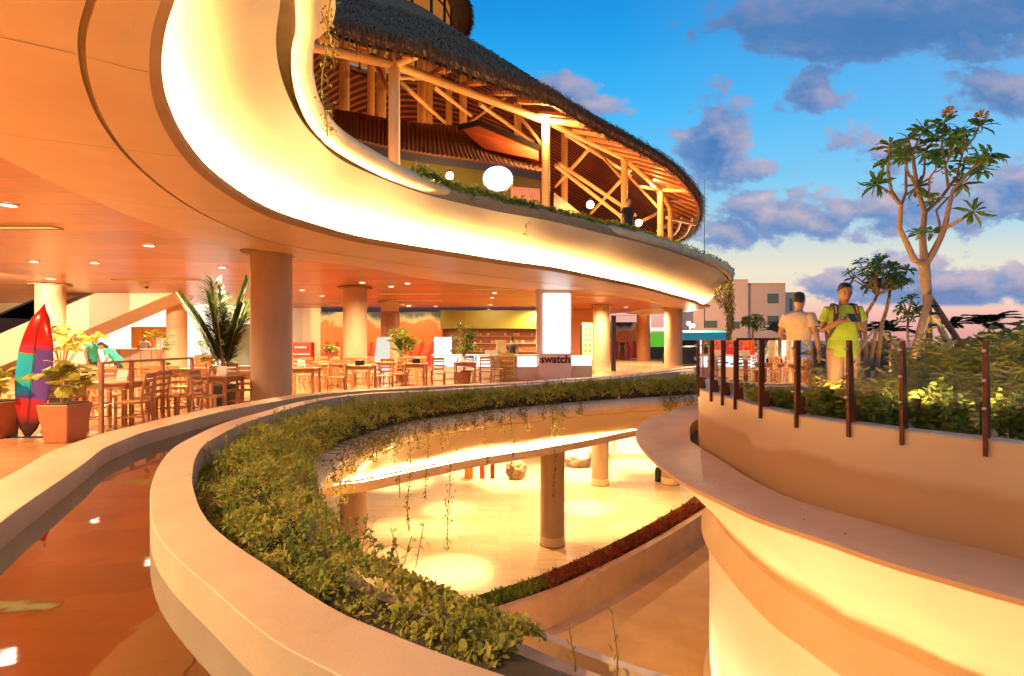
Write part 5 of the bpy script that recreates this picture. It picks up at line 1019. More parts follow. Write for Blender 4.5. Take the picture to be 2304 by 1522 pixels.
for (x, y, e) in ((-6.3, 13.5, 350), (-5.5, 20, 1300), (-2, 22, 1300), (3.5, 23.5, 1300), (-10, 24, 800), (-3.2, 10.7, 220), (.6, 14.0, 160), (3.2, 17.5, 230), (6.2, 21.5, 200), (7.6, 25.5, 180)):
    l = bpy.data.lights.new('hall_uplight_beam', 'POINT'); l.energy = e; l.color = (1, .40, .10); l.shadow_soft_size = .15; o = bpy.data.objects.new('hall_uplight_beam', l); COL.objects.link(o); o.location = (x, y, ZUP + .32)
    t = thing('floor_uplight', 'small round uplight on the floor of the thatched hall', 'uplight', (x, y, ZUP), 0, 'uplights on the floor of the thatched hall'); MB().lathe([(.09, 0), (.1, .14), (.08, .14)], n=16).build('housing', M_black, t, 40); MB().lathe([(0, .125), (.08, .125)], n=16).build('lens', M_down, t)
t = thing('radio_mast', 'thin dark mast standing behind the right tip of the hall', 'mast', P(1585, 566, 40)); MB().tube([(0, 0, -6), (0, 0, 5.6)], [.04, .015], 8).build('pole', M_dark, t); 
MB().tube([(0, 0, 5.0), (0.0, .3, 5.0)], .012, 6).build('aerial', M_dark, t)

# ================================================================== BEYOND: hotel, awning, horizon palms
hot = thing('hotel_building', 'beige flat-roofed hotel beyond the balcony tip, partly behind the blurred man', 'building', (29, 62, ZP))
M_hotel = mat('hotel_render', (.90, .52, .34), .7, (.84, .47, .30), .3)
def hb(p0, p1, y1, Y, name, m, y0=None, d=6): a = P(p0, y1, Y); b = P(p1, y0 or 900, Y); zb = b.z if y0 else ZP; return MB().box(((a.x + b.x) / 2, Y + d / 2, (a.z + zb) / 2), (b.x - a.x, d, a.z - zb)).build(name, m, hot, world=True)
hb(1560, 1683, 632, 62, 'wing', M_hotel, d=8); hb(1683, 1767, 640, 63, 'main_block', M_hotel, d=10); hb(1767, 1800, 658, 66, 'rear_block', M_plaster, d=6)
hb(1683, 1768, 637, 62.8, 'roof_edge', M_plaster, 640, 10); hb(1558, 1684, 629, 61.9, 'roof_edge', M_hotel, 632, 8)
M_win = mat('hotel_window', (.13, .15, .10), .25)
for (a, b, c_, d_, Y) in ((1727, 1752, 661, 683, 62.96), (1727, 1752, 711, 732, 62.96), (1585, 1614, 722, 738, 61.96), (1649, 1665, 724, 740, 61.96), (1777, 1783, 672, 700, 65.96)):
    w_ = hb(a, b, c_, Y, 'window', M_win, d_, .3); hb(a - 2, b + 2, c_ - 3, Y - .04, 'window_head', M_taupe, c_, .3)
for (a, b, y_) in ((1686, 1708, 679), (1686, 1708, 695), (1652, 1662, 676), (1652, 1662, 687)): hb(a, b, y_, 62.9, 'wall_slot', M_taupe, y_ + 2, .2)
aw = thing('street_shop', 'street shop with a turquoise awning at the far end of the cafe', 'shop', P(1590, 790, 45)); aw.location.z = ZF
X0 = P(1540, 766, 45).x - aw.location.x; X1 = P(1642, 766, 45).x - aw.location.x
MB().prism([Vector((X0, 0, 1.52)), Vector((X0, 0, 2.2)), Vector((X0, 1.2, 2.35)), Vector((X0, 1.2, 1.52))], X1 - X0, (1, 0, 0)).build('awning', mat('turquoise_awning', (.03, .34, .42), .5, emit=.25), aw); MB().box(((X0 + X1) / 2, 1.3, -1.2), (X1 - X0, .3, 5.4)).build('shop_front', mat('dark_red_front', (.06, .018, .014), .5), aw); MB().box(((X0 + X1) / 2, 1.1, 1.46), (X1 - X0, .3, .1)).build('lamp_band', M_dark, aw)  # faint glow put into the awning cloth, which is no lamp
for k in range(4): MB().box((X0 + .5 + .55 * k, 1.1, .55), (.22, .1, .9)).build('window_display', emis('pale_display', (.9, .8, .65), .6) if k == 0 else MATS['pale_display'], aw)
MB().box((P(1700, 766, 45).x - aw.location.x + 1, 1.3, -.2), (4.4, .3, 3.8)).build('side_wing', mat('deep_red_front', (.05, .012, .01), .5), aw)
t = thing('street_lamp', 'twin street lamps glowing beside the outermost column, above the turquoise awning', 'street lamp', P(1552, 731, 48)); MB().tube([(0, 0, -4.9), (0, 0, .1)], .05, 8).build('pole', M_dark, t, 60)
for dx, dz in ((-.15, .12), (.25, -.1)): MB().ball((dx, -.1, dz), .17, 12, 8).build('globe', M_bulb, t, 60)
l = bpy.data.lights.new('street_glow', 'POINT'); l.energy = 9000; l.color = (1, .66, .34); l.shadow_soft_size = .3; o = bpy.data.objects.new('street_glow', l); COL.objects.link(o); o.location = P(1556, 726, 47.4)
g = thing('dark_car', 'dark parked car glimpsed left of the glass balustrade end', 'car', P(1552, 850, 32)); g.location.z = ZF - .3
MB().prism([Vector((-1.2, 0, .25)), Vector((1.4, 0, .25)), Vector((1.4, 0, .8)), Vector((.9, 0, .9)), Vector((.5, 0, 1.4)), Vector((-.9, 0, 1.4)), Vector((-1.2, 0, .9))], 1.7, (0, 1, 0)).build('body', M_black, g, bevel=.06)
for x in (-.75, .95): MB().tube([(x, -.02, .3), (x, .2, .3)], .3, 20).build('wheel', M_dark, g, 50)
def fpalm(px, Y, zc, sc, label):
    p = P(px, 766, Y); t = thing('horizon_palm', label, 'palm', (p.x, Y, ZP)); h = zc - ZP; MB().tube([(0, 0, 0), (.3, 0, h * .6), (.1, 0, h)], [.16, .12, .09], 8).build('trunk', M_bark, t, 60)
    palm(t, 15, 0, 2.1 * sc, h, M_far, .16, 1.0, 26, False)
for px, Y, zc, sc, lb in ((1785, 55, .9, 1.3, 'dark palm left of the man in lime, at his elbow'), (1868, 52, .8, 1.2, 'dark palm between the blurred man and the man in lime'), (1935, 50, .6, 1.2, 'dark palm right of the man in lime, behind his arm'), (2000, 50, .7, 1.2, 'dark palm behind the smaller frangipani trunk'), (2140, 46, 1.2, .8, 'small yellowish palm right of the big frangipani stakes'), (2222, 44, 1.2, 1.25, 'dark palm crown on the horizon at the right, over the hedge'), (1750, 58, .7, 1.1, 'dark palm at the foot of the hotel wall')): fpalm(px, Y, zc, sc, lb)

# ================================================================== TERRACE PLANTING
def shrub(label, px, Y, h, rad, n, L, Wd, m, z0=-.95, name='shrub', group=None, x=None, up=.6):
    t = thing(name, label, 'shrub', ((px - CX) / F * Y if x is None else x, Y, z0), 0, group); g = MB(); PP = []; DD = []
    ns = max(6, int(rad * 34))
    for k in range(ns):
        a = rng.uniform(0, 6.28); q = rad * math.sqrt(rng.uniform(0, 1)); hh = h * rng.uniform(.6, 1.05) * (1 - .35 * (q / rad) ** 2); p0 = Vector((q * .5 * math.cos(a), q * .5 * math.sin(a), 0)); p2 = Vector((q * math.cos(a), q * math.sin(a), hh)); g.tube([p0, (p0 + p2) / 2 + Vector((0, 0, .05)), p2], [.008, .006, .003], 5, caps=False)
        for j in range(max(3, n // ns)):
            f = rng.uniform(.15, 1.02); w = rng.normal(size=3) * .035; PP.append(p0.lerp(p2, f) + Vector(w)); b = rng.uniform(0, 6.28); DD.append((math.cos(b), math.sin(b), rng.uniform(-.3, up)))
    g.build('stem', M_bark, t, 60); k = len(PP); leafmesh([leaves(PP, DD, rng.uniform(.6, 1.25, k) * L, rng.uniform(.7, 1.2, k) * Wd, rng.normal(size=(k, 3)), LEAF6_T, LEAF6_F)], 'foliage', m, t); return t
for a in [('dark small-leaved shrub behind the glass, below the man in lime', 1862, 5.95, .42, .33, 620, .09, .045, M_leafD), ('dark small-leaved shrub behind the glass, right of the man in lime', 1975, 5.5, .44, .36, 720, .09, .045, M_leafD), ('dark shrub behind the glass between the last two steel fins', 2120, 5.1, .46, .42, 950, .085, .045, M_leafD),
          ('dark shrub behind the glass at the right edge of the photo', 2290, 4.85, .5, .36, 760, .085, .045, M_leafD), ('low dark shrub behind the glass, below the blurred man', 1772, 6.6, .42, .32, 560, .09, .045, M_leafD), ('low shrub behind the glass near the shadowed end of the rail', 1700, 7.4, .45, .3, 420, .09, .04, M_leafB),
          ('yellowish shrub in front of the blurred man, behind the glass', 1745, 7.0, .74, .36, 520, .15, .03, M_leafB), ('yellowish shrub between the two men, behind the glass', 1845, 6.6, .72, .38, 620, .15, .03, M_leafB), ('yellowish shrub in front of the man in lime, behind the glass', 1905, 5.85, .62, .38, 900, .13, .03, M_leafB),
          ('loose yellow green shrub behind the glass, under the second man', 1800, 6.45, .6, .36, 700, .13, .03, M_leafB), ('loose shrub behind the glass, right of the man in lime', 1990, 6.0, .62, .40, 800, .13, .03, M_leafB), ('tall feathery shrub at the left end of the big hedge', 2085, 6.7, .98, .46, 1400, .17, .028, M_leafB), ('tall feathery shrub in the middle of the big hedge', 2165, 6.3, 1.03, .5, 1800, .17, .028, M_leafB), ('tall feathery shrub toward the right of the big hedge', 2255, 6.0, 1.05, .5, 1800, .17, .028, M_leafB), ('tall shrub at the right edge, end of the big hedge', 2340, 5.9, 1.1, .5, 1500, .17, .028, M_leafB),
          ('green shrub behind the big hedge, under the horizon palm', 2200, 8.2, 1.18, .7, 1500, .16, .05, M_leafD), ('green shrub behind the big hedge, at the right edge', 2300, 8.0, 1.24, .7, 1500, .16, .05, M_leafD), ('green shrub behind the big hedge, by the frangipani stakes', 2125, 8.6, 1.10, .5, 900, .15, .05, M_leafD)]: shrub(*a)
for k, (px, Y) in enumerate([(1945, 15), (2010, 15.5), (2075, 15), (2150, 15.5), (2225, 15), (2300, 15.2), (1860, 16), (1770, 16.5), (1700, 17)]): shrub('dense far shrub in the dark row along the back of the terrace', px, Y, 1.0 + .12 * math.sin(k * 2.1), .75, 900, .22, .10, M_leafD, name='far_shrub', group='row of far terrace shrubs')
def rosette(PP, DD, LL, tip, d, n=13, L=.3):
    d = Vector(d).normalized(); x = d.orthogonal().normalized(); y = d.cross(x)
    for k in range(n):
        a = 2.4 * k + rng.uniform(-.2, .2); e = rng.uniform(-.25, .75); PP.append(tip + d * rng.uniform(-.05, .03)); v = (x * math.cos(a) + y * math.sin(a)) + d * e + Vector((0, 0, -.12)); DD.append(tuple(v)); LL.append(L * rng.uniform(.65, 1.1))
# big frangipani: limbs laid out in its own plane, then pushed to and fro in depth
def big_frangipani():
    Y0 = 9.0; bx = (2088 - CX) / F * Y0; t = thing('frangipani_tree', 'tall bare-limbed frangipani with yellow flowers, propped by tied stakes', 'tree', (bx, Y0, -.95))
    def zp(zx, zy, dy=0): px = zx / 2.717 + 1880; py = zy / 2.717 + 220; p = P(px, py, Y0 + dy); return Vector((p.x - bx, dy, p.z + .95))
    g = MB(); PP = []; DD = []; LL = []
    limbs = [([(575, 1620), (565, 1400), (560, 1210), (545, 1080), (543, 1000)], [.085, .09, .10, .125, .11], 0, 0),
        ([(530, 1020), (480, 990), (430, 880), (390, 800), (400, 660), (340, 570), (320, 440), (330, 290)], [.085, .075, .065, .06, .05, .04, .034, .028], 0, -.35), ([(400, 660), (330, 580), (250, 535)], [.042, .034, .026], -.2, -.5), ([(405, 650), (430, 580), (430, 440), (430, 345)], [.04, .034, .03, .024], -.2, .25), ([(425, 600), (480, 560), (500, 540)], [.026, .022, .02], -.1, .2),
        ([(543, 1000), (530, 850), (545, 700), (500, 560), (470, 350), (440, 250)], [.09, .075, .062, .05, .04, .028], 0, .3), ([(500, 555), (540, 470), (550, 330)], [.038, .03, .024], .15, .5), ([(510, 580), (440, 450), (420, 350)], [.034, .028, .022], .15, 0), ([(470, 350), (500, 270), (540, 190)], [.03, .026, .02], .2, .1),
        ([(555, 1010), (600, 940), (640, 860), (670, 790), (690, 680), (720, 560), (780, 500), (880, 380)], [.085, .078, .07, .062, .05, .042, .034, .026], 0, -.25), ([(670, 800), (760, 750), (840, 700)], [.045, .038, .03], -.1, -.6), ([(550, 700), (640, 620), (720, 510), (790, 430), (900, 440)], [.046, .04, .034, .03, .022], .1, .6), ([(690, 560), (672, 420), (650, 300), (660, 150)], [.036, .03, .026, .02], .1, .2), ([(640, 790), (615, 690), (680, 620), (780, 530)], [.03, .026, .024, .02], -.1, .35),
        ([(570, 640), (575, 490), (612, 440), (615, 380)], [.028, .024, .022, .02], .1, -.2), ([(612, 455), (660, 435), (720, 330), (730, 260)], [.022, .02, .02, .018], .1, -.5), ([(740, 470), (780, 330), (780, 210)], [.028, .024, .02], .3, .1), ([(780, 330), (850, 240), (885, 160)], [.024, .022, .018], .1, -.2), ([(830, 440), (900, 390), (940, 350)], [.024, .02, .018], -.2, -.4), ([(680, 400), (700, 330), (720, 240)], [.024, .02, .018], .15, .55)]
    for pts, rr, d0, d1 in limbs:
        q = [zp(x, y, d0 + (d1 - d0) * i / (len(pts) - 1)) for i, (x, y) in enumerate(pts)]; g.tube(q, [r_ * .68 for r_ in rr], 10)
        if len(pts) != 5 or pts[0][0] != 575: rosette(PP, DD, LL, q[-1], q[-1] - q[-2], 15)
    g.build('trunk', M_bark, t, 60)
    for (x, y, dy) in [(290, 395, -0.3), (240, 525, -0.5), (600, 250, 0.4), (610, 360, -0.1), (690, 200, 0.1), (740, 230, -0.4), (840, 390, -0.1), (700, 320, 0.4), (790, 400, 0.2), (870, 460, 0.3), (560, 600, 0.1), (600, 625, 0.2), (505, 830, -0.05), (590, 815, 0.1), (560, 280, 0.45), (640, 330, 0.5), (760, 310, 0.45), (790, 260, 0.2), (920, 400, 0), (700, 450, 0.4)]:
        rosette(PP, DD, LL, zp(x, y, dy), (rng.normal() * .3, rng.normal() * .3, 1), 11, .24)
    k = len(PP); leafmesh([leaves(PP, DD, LL, .075, None, LEAF6_T, LEAF6_F)], 'crown', M_leafP, t)
    for x, y, dy in ((695, 105, .2), (890, 128, -.2)):
        c_ = zp(x, y, dy); p_ = []; d_ = rand_dirs(46, .6); leafmesh([leaves([tuple(c_ + Vector(v) * .05) for v in d_], d_, .075, .05, None, LEAF6_T, LEAF6_F)], 'flower', M_petal, t)
    for a, b, r in ((zp(470, 1600, -.5), zp(575, 1215, -.09), .055), (zp(505, 1580, -.3), zp(580, 1240, .1), .045), (zp(760, 1500, .35), zp(585, 1235, .08), .05), (zp(720, 1560, -.25), zp(600, 1330, -.08), .045)): MB().tube([a, b], r, 10).build('stake', M_pole if r < .05 else M_bark, t, 60)
    for z_ in (1275, 1320, 1392): q = zp(572 if z_ < 1300 else 585, z_, 0); MB().lathe([(.13, -.02), (.145, 0), (.13, .02)], q, 20).build('strap', M_black, t)
    return t
big_frangipani()
def crown_tree(label, stems, cen, rx, ry, n, Y, z0=-.95, L=.22, r0=.05):
    bx = (stems[0][0][0] - CX) / F * Y; t = thing('frangipani_tree', label, 'tree', (bx, Y, z0)); g = MB(); PP = []; DD = []; LL = []; tips = []
    def zp(x, y, dy=0): p = P(x, y, Y + dy); return Vector((p.x - bx, dy, p.z - z0))
    for st in stems:
        q = [zp(x, y, .06 * i * (-1) ** i) for i, (x, y) in enumerate(st)]; q[0].z = min(q[0].z, .02); g.tube(q, [r0 * (1 - .5 * i / len(q)) for i in range(len(q))], 8); tips.append(q[-1]); tips.append(q[-2].lerp(q[-1], .6))
    c = zp(*cen); RX = rx / F * Y; RY = ry / F * Y
    for k in range(n):
        v = Vector(rng.normal(size=3)); v.normalize(); v *= rng.uniform(.55, 1.0); e = c + Vector((v.x * RX, v.y * RX, v.z * RY)); b = min(tips, key=lambda q: (q - e).length); m_ = b.lerp(e, .5) + Vector((0, 0, -.05)); g.tube([b, m_, e], [.022, .017, .012], 6, caps=False); rosette(PP, DD, LL, e, (e - m_), 12, L)
    g.build('trunk', M_bark, t, 60); leafmesh([leaves(PP, DD, LL, L * .28, None, LEAF6_T, LEAF6_F)], 'crown', M_leafP, t); return t, zp
t, zp = crown_tree('smaller round-crowned frangipani between the man in lime and the big tree', [[(1950, 770), (1946, 735), (1950, 705), (1966, 680), (1978, 655)], [(1972, 772), (1984, 730), (1994, 700), (2000, 672), (2004, 640)], [(1952, 735), (1972, 742), (1988, 735)]], (1977, 617), 58, 44, 46, 12.5)
for a_, b_ in (((1928, 800), (1966, 742)), ((2012, 790), (1984, 740))): MB().tube([zp(*a_, -.2), zp(*b_)], .03, 7).build('stake', M_pole, t, 60)
crown_tree('little young frangipani just left of the big tree trunk', [[(2046, 775), (2042, 740), (2044, 705)]], (2043, 700), 24, 34, 13, 11.5, L=.17, r0=.03)
crown_tree('far small bushy tree in front of the hotel wall', [[(1692, 770), (1694, 745), (1693, 728)]], (1694, 727), 24, 19, 22, 24, z0=-1.0, L=.26, r0=.05)
for x, y, tx, ty, tz, e in ((3.95, 5.0, 5.2, 6.4, -.1, 32), (4.35, 4.75, 6.0, 6.6, -.1, 40), (3.7, 5.9, 4.6, 7.2, -.2, 18), (5.2, 4.4, 7.2, 6.4, -.1, 40), (6.2, 7.6, 7.3, 9, 1.6, 260), (8.0, 8.0, 7.3, 9, 2.8, 260), (8.4, 11.2, 9.0, 12.5, .8, 120)):  # strong ones uplight the trees; weak ones are added fill for the hedge
    t = thing('garden_and_fill_spotlight', 'small black garden spotlight, the weak ones added as fill, hidden among the terrace shrubs', 'spotlight', (x, y, -.97 if e > 100 else -.66), 0, 'garden spotlights and added fill spots on the terrace'); MB().lathe([(.028, 0), (.042, .09), (.032, .09), (0, .07)], n=14).build('housing', M_black, t); MB().lathe([(0, .075), (.03, .075)], n=14).build('lens', M_down, t); MB().tube([(0, 0, .02), (0, 0, -.32)], .008, 6).build('spike', M_black, t)
    spot('garden_and_fill_beam', (x, y, -.78 if e > 100 else -.5), e, 80 if e > 100 else 130, WARM, .8, .05, (tx, ty, tz))
# inner glass rail across the terrace
ig = thing('inner_glass_rail', 'farther glass rail across the terrace behind the planting', 'balustrade', (8, 11.5, ZPLAT)); qs = [Vector((5.2, 11.6, 0)), Vector((6.8, 11.5, 0)), Vector((8.4, 11.4, 0)), Vector((10, 11.5, 0))]
for q in qs: MB().box(q + Vector((0, 0, -.5)), (.05, .05, 1.0)).build('post', M_steel, ig, world=True)
for a, b in zip(qs[:-1], qs[1:]): MB().rows([[a + Vector((.04, .01, -.9)), b + Vector((-.04, .01, -.9))], [a + Vector((.04, .01, -.02)), b + Vector((-.04, .01, -.02))]]).build('glass_panel', M_glass, ig, world=True)

# ================================================================== PEOPLE
M_skin = mat('brown_skin', (.36, .155, .085), .5); M_skin2 = mat('tan_skin', (.50, .25, .15), .5); M_hair = mat('black_hair', (.012, .009, .008), .6)
def cloth(name, c): return mat(name, c, .8, tuple(x * .85 for x in c), 9, bump=.2, bscale=60)
def remesh(o, vox):
    md = o.modifiers.new('r', 'REMESH'); md.mode = 'VOXEL'; md.voxel_size = vox; md.use_smooth_shade = True; sm = o.modifiers.new('s', 'SMOOTH'); sm.factor = .5; sm.iterations = 3
    dg = bpy.context.evaluated_depsgraph_get(); me = bpy.data.meshes.new_from_object(o.evaluated_get(dg)); old = o.data; o.modifiers.clear(); o.data = me; bpy.data.meshes.remove(old)
    for p in me.polygons: p.use_smooth = True
    return o
def person(label, loc, rz, h, arms, shirt, trousers, skin=M_skin, lean=0.0, nod=.15, stride=.0, vox=.014, shorts=False, cap=None, hairlong=0, sleeve=.55):
    t = thing('person', label, 'person', loc, rz); sc = h / 1.75; V = lambda x, y, z: Vector((x, y, z))
    def sp(p):          # bend the upper body forward about the hips
        if lean and p.z > .95: d = p - V(0, 0, .95); c, s = math.cos(lean), math.sin(lean); return V(d.x, d.y * c - d.z * s, .95 + d.y * s + d.z * c)
        return p
    def hd(p):          # nod the head about the neck
        d = p - V(0, 0, 1.50); c, s = math.cos(nod), math.sin(nod); return sp(V(d.x, d.y * c - d.z * s, 1.50 + d.y * s + d.z * c))
    tor = [(.88, .15, .105, 0), (.95, .165, .115, 0), (1.08, .145, .10, 0), (1.22, .165, .112, -.005), (1.34, .18, .115, 0), (1.42, .165, .095, .005), (1.47, .10, .07, .005)]
    def torso(g, k): g.tube([sp(V(0, y, z)) for z, a, b, y in tor], [(a * k, b * k) for z, a, b, y in tor], 20, side=(1, 0, 0))
    g = MB(); torso(g, 1.0); g.tube([sp(V(0, .005, 1.42)), hd(V(0, -.005, 1.57))], [.058, .054], 14)
    hr = [(1.525, .035, .05, -.035), (1.55, .052, .072, -.025), (1.59, .064, .085, -.015), (1.64, .073, .094, -.008), (1.68, .074, .096, 0), (1.72, .064, .085, .004), (1.748, .035, .05, .006)]
    g.tube([hd(V(0, y, z)) for z, a, b, y in hr], [(a, b) for z, a, b, y in hr], 20, side=(1, 0, 0))
    g.tube([hd(V(0, -.098, 1.645)), hd(V(0, -.112, 1.605)), hd(V(0, -.10, 1.596))], [.010, .016, .012], 8)
    for s in (-1, 1): g.ball(hd(V(s * .076, .0, 1.63)), (.012, .02, .03), 10, 6)
    for s, key in ((-1, 'R'), (1, 'L')):
        el, wr, hdir, pn = [Vector(q) for q in arms[key]]; sh = sp(V(s * .175, .005, 1.405)); el = sp(el); wr = sp(wr)
        if lean: hdir = Vector((hdir.x, hdir.y, hdir.z))
        g.tube([sp(V(s * .10, .0, 1.40)), sh, sh.lerp(el, .5), el, el.lerp(wr, .35), wr], [.055, .056, .047, .038, .039, .027], 12)
        hdir = hdir.normalized(); pn = pn.normalized(); ac = hdir.cross(pn).normalized(); kn = wr + hdir * .09
        g.tube([wr, wr + hdir * .045, kn], [(.028, .02), (.042, .017), (.042, .014)], 12, side=ac)
        for q, (o_, ln) in enumerate(((-.031, .062), (-.011, .074), (.010, .070), (.030, .056))):
            a = kn + ac * o_; b = a + hdir * ln * .5 + pn * .010; c_ = b + hdir * ln * .38 + pn * .026; g.tube([a - hdir * .02, a, b, c_], [.0105, .0105, .0095, .008], 7)
        th = wr + hdir * .025 - ac * s * -.036; g.tube([wr + hdir * .015, th + pn * .01, th + hdir * .035 + pn * .022 + ac * s * .01, th + hdir * .055 + pn * .03], [.015, .014, .011, .009], 7)
        hp = V(s * .085, 0, .92); kn_ = V(s * .10, -.015 - s * stride * .4, .50); an = V(s * .10, .02 - s * stride, .085)
        g.tube([hp + V(-s * .02, 0, .04), hp, hp.lerp(kn_, .5), kn_, kn_.lerp(an, .3), an, an - V(0, 0, .04)], [.085, .092, .075, .054, .055, .036, .04], 14)
        g.tube([an + V(0, .045, -.045), an + V(0, -.05, -.05), an + V(s * .012, -.16, -.058)], [(.036, .038), (.042, .032), (.034, .02)], 12, side=(1, 0, 0))
    o = g.build('body', skin, t); o.scale = (sc,) * 3; remesh(o, vox)
    def kid(g, name, m, vx=None, par=None): o = g.build(name, m, par or t, 60); o.scale = (sc,) * 3 if not par else (1, 1, 1); remesh(o, vx) if vx else None; return o
    g = MB(); torso(g, 1.12); g.tube([sp(V(0, 0, .82)), sp(V(0, 0, .97))], [(.185, .135), (.18, .13)], 20, side=(1, 0, 0))
    for s, key in ((-1, 'R'), (1, 'L')):
        el = sp(Vector(arms[key][0])); sh = sp(V(s * .175, .005, 1.405)); g.tube([sp(V(s * .08, 0, 1.40)), sh, sh.lerp(el, sleeve * .6), sh.lerp(el, sleeve)], [.068, .07, .066, .07], 14)
    kid(g, 'shirt', shirt, vox)
    g = MB(); g.tube([V(0, 0, .82), V(0, 0, .98)], [(.165, .12), (.16, .112)], 20, side=(1, 0, 0))
    for s in (-1, 1):
        hp = V(s * .085, 0, .92); kn_ = V(s * .10, -.015 - s * stride * .4, .50); an = V(s * .10, .02 - s * stride, .09)
        g.tube([hp, hp.lerp(kn_, .5), kn_ - V(0, 0, .03)] + ([] if shorts else [an]), [.105, .095, .085] + ([] if shorts else [.062]), 14)
    kid(g, 'trousers', trousers, vox)
    g = MB(); hh = [(1.60, .068, .06, .05), (1.64, .079, .07, .038), (1.685, .081, .092, .016), (1.72, .074, .094, .008), (1.75, .055, .07, .008), (1.765, .02, .03, .008)]
    if hairlong: hh = [(1.48, .07, .05, .06)] + hh
    g.tube([hd(V(0, y, z)) for z, a, b, y in hh], [(a, b) for z, a, b, y in hh], 18, side=(1, 0, 0)); kid(g, 'hair', M_hair, .012)
    if cap: g = MB(); g.tube([hd(V(0, .0, 1.69)), hd(V(0, 0, 1.74)), hd(V(0, .0, 1.775))], [(.085, .105), (.078, .095), (.03, .04)], 18, side=(1, 0, 0)); g.tube([hd(V(0, -.06, 1.70)), hd(V(0, -.18, 1.685))], [(.07, .012), (.06, .008)], 14, side=(1, 0, 0)); kid(g, 'cap', cap)
    for s in (-1, 1):
        g = MB(); g.ball(hd(V(s * .03, -.090, 1.648)), (.012, .007, .006), 10, 6); kid(g, 'eye', M_black); g = MB(); g.tube([hd(V(s * .015, -.094, 1.672)), hd(V(s * .045, -.086, 1.674))], .004, 6); kid(g, 'eyebrow', M_hair)
        an = V(s * .10, .02 - s * stride, .085); g = MB(); g.tube([an + V(0, .06, -.05), an + V(0, -.05, -.052), an + V(s * .012, -.175, -.06)], [(.042, .045), (.048, .038), (.04, .024)], 12, side=(1, 0, 0)); kid(g, 'shoe', M_dark)
    g = MB(); g.ball(hd(V(0, -.098, 1.572)), (.024, .008, .006), 10, 6); kid(g, 'mouth', mat('lips', (.25, .07, .05), .5) if 'lips' not in MATS else MATS['lips'])
    return t, sc, sp, hd
HANG = {'L': ((.25, .03, 1.13), (.26, -.05, .88), (0, -.1, -1), (-1, 0, 0)), 'R': ((-.25, .03, 1.13), (-.26, -.05, .88), (0, -.1, -1), (1, 0, 0))}
PHONE = {'L': ((.235, .01, 1.15), (.085, -.25, 1.24), (-.9, -.25, .25), (0, -.3, .6)), 'R': ((-.235, .01, 1.15), (-.10, -.25, 1.27), (.9, -.25, .15), (0, -.3, .6))}
LEANT = {'L': ((.26, -.08, 1.16), (.16, -.34, 1.13), (-.5, -.8, 0), (0, 0, -1)), 'R': ((-.26, -.08, 1.16), (-.16, -.34, 1.13), (.5, -.8, 0), (0, 0, -1))}
lime = cloth('lime_shirt', (.46, .58, .035)); tan_ = cloth('tan_trousers', (.52, .30, .16)); teal = cloth('teal_shirt', (.02, .30, .28)); navy = cloth('dark_trousers', (.03, .03, .04)); blk = cloth('black_shirt', (.015, .014, .014)); wht = cloth('white_shirt', (.75, .66, .52)); peach = cloth('peach_shirt', (.86, .60, .34))
hero, sc, sp, hd = person('man in a lime T-shirt with a backpack, looking down at a phone', ((1897 - CX) / F * 6.3, 6.3, ZPLAT), -.25, 1.70, PHONE, lime, tan_, nod=.42, vox=.009)
g = MB(); g.box((-.01, -.335, 1.30), (.075, .012, .15), rot=Matrix.Rotation(-.9, 3, 'X')); ph = g.build('phone', M_black, None, bevel=.004); ph.matrix_world = Matrix.Translation(hero.location) @ Matrix.Rotation(-.25, 4, 'Z') @ Matrix.Scale(sc, 4); tag(ph, 'dark phone held in the hands of the man in lime', 'phone')
g = MB()
for pts in ([(-.085, 1.30), (-.05, 1.335), (-.03, 1.32), (.0, 1.36), (.03, 1.32), (.05, 1.335), (.085, 1.295)], [(-.08, 1.285), (-.06, 1.30), (-.05, 1.28), (-.03, 1.30), (-.01, 1.28)], [(.0, 1.28), (.02, 1.30), (.03, 1.28), (.05, 1.295), (.07, 1.28)], [(-.05, 1.265), (.05, 1.262)]): g.tube([(x, -.1295 + .35 * x * x * 1.5, z) for x, z in pts], .0045, 6)
o = g.build('shirt_print', M_black, hero); o.scale = (sc,) * 3
bp = thing('backpack', 'dark backpack worn by the man in lime', 'backpack', hero.location, -.25)
g = MB(); g.tube([(0, .20, .98), (0, .215, 1.2), (0, .20, 1.44)], [(.13, .07), (.15, .085), (.11, .06)], 20, side=(1, 0, 0)); g.build('bag', M_dark, bp, 60).scale = (sc,) * 3
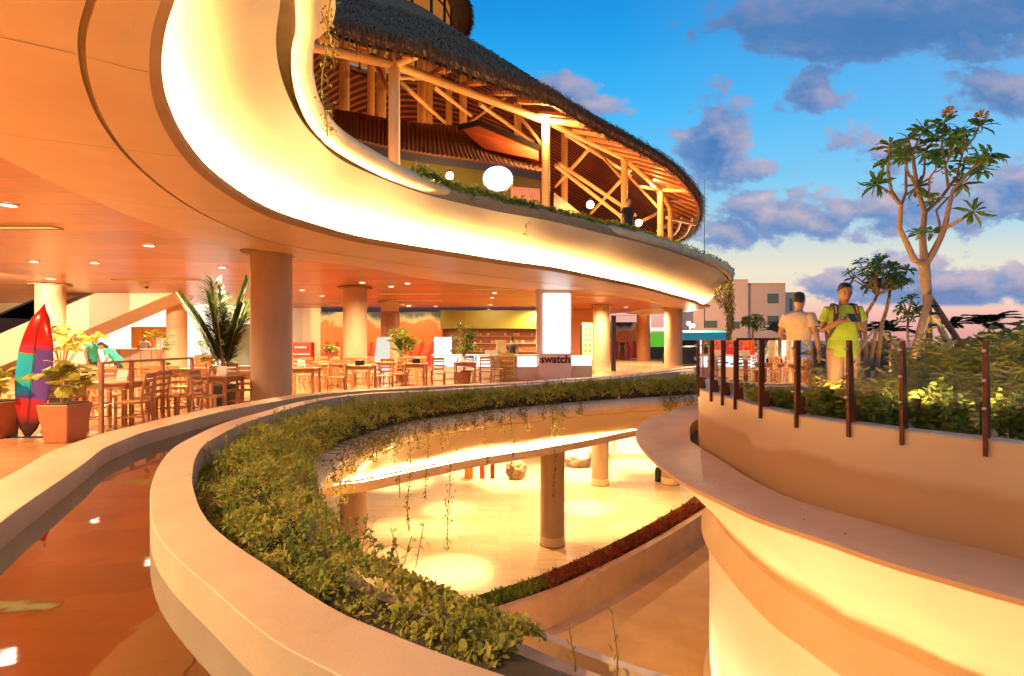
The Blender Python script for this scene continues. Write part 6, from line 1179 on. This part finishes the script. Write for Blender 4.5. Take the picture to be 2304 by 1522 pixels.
for s in (-1, 1):
    g = MB(); g.tube([(s * .10, .13, 1.42), (s * .105, .04, 1.495), (s * .11, -.07, 1.475), (s * .118, -.128, 1.36), (s * .135, -.125, 1.22), (s * .175, -.05, 1.08), (s * .15, .10, 1.02)], [(.028, .01)] * 3 + [(.026, .01)] * 2 + [(.016, .008)] * 2, 10, side=(1, 0, 0)); g.build('strap', mat('strap_webbing', (.05, .045, .04), .7) if s < 0 else MATS['strap_webbing'], bp, 60).scale = (sc,) * 3
    g = MB(); g.tube([(s * .112, -.088, 1.46), (s * .119, -.136, 1.36)], [(.008, .012)] * 2, 8, side=(1, 0, 0)); g.build('strap_stripe', mat('orange_webbing', (.6, .25, .06), .7) if s < 0 else MATS['orange_webbing'], bp, 60).scale = (sc,) * 3
person('man in a peach shirt turning away, left of the man in lime', ((1797 - CX) / F * 6.9, 6.9, ZPLAT), 2.2, 1.64, {'L': ((.26, .02, 1.14), (.2, -.2, 1.02), (-.4, -.8, .2), (0, 0, -1)), 'R': HANG['R']}, peach, tan_, M_skin2, nod=.1)
person('man in a teal shirt and dark cap standing in profile by the counter', ((207 - CX) / F * 17, 17, ZF), 1.57, 1.66, HANG, teal, navy, cap=M_black)
person('woman in teal bending forward over a table', ((268 - CX) / F * 15.6, 15.6, ZF), -1.3, 1.62, {'L': ((.24, -.10, 1.18), (.2, -.32, 1.1), (0, -.6, -.8), (-1, 0, 0)), 'R': ((-.24, -.10, 1.18), (-.2, -.32, 1.1), (0, -.6, -.8), (1, 0, 0))}, cloth('bright_teal_shirt', (.02, .38, .34)), navy, M_skin2, lean=.75, hairlong=1)
person('man in a white shirt leaning on the bar counter', ((326 - CX) / F * 24.9, 24.9, ZF), .2, 1.72, LEANT, wht, navy, lean=.12)
person('man in a black shirt seen from behind inside the white kiosk', ((1152 - CX) / F * 20.3, 20.3, ZF), 2.6, 1.62, HANG, blk, navy, M_skin2)
person('distant person in dark clothes beyond the door frame', ((1400 - CX) / F * 39, 39, ZF), .3, 1.6, HANG, blk, navy, stride=.12)
person('dark figure standing at the upper balcony near the far posts', ((1413 - CX) / F * 16.2, 16.2, ZUP + .1), .6, 1.75, HANG, blk, navy)
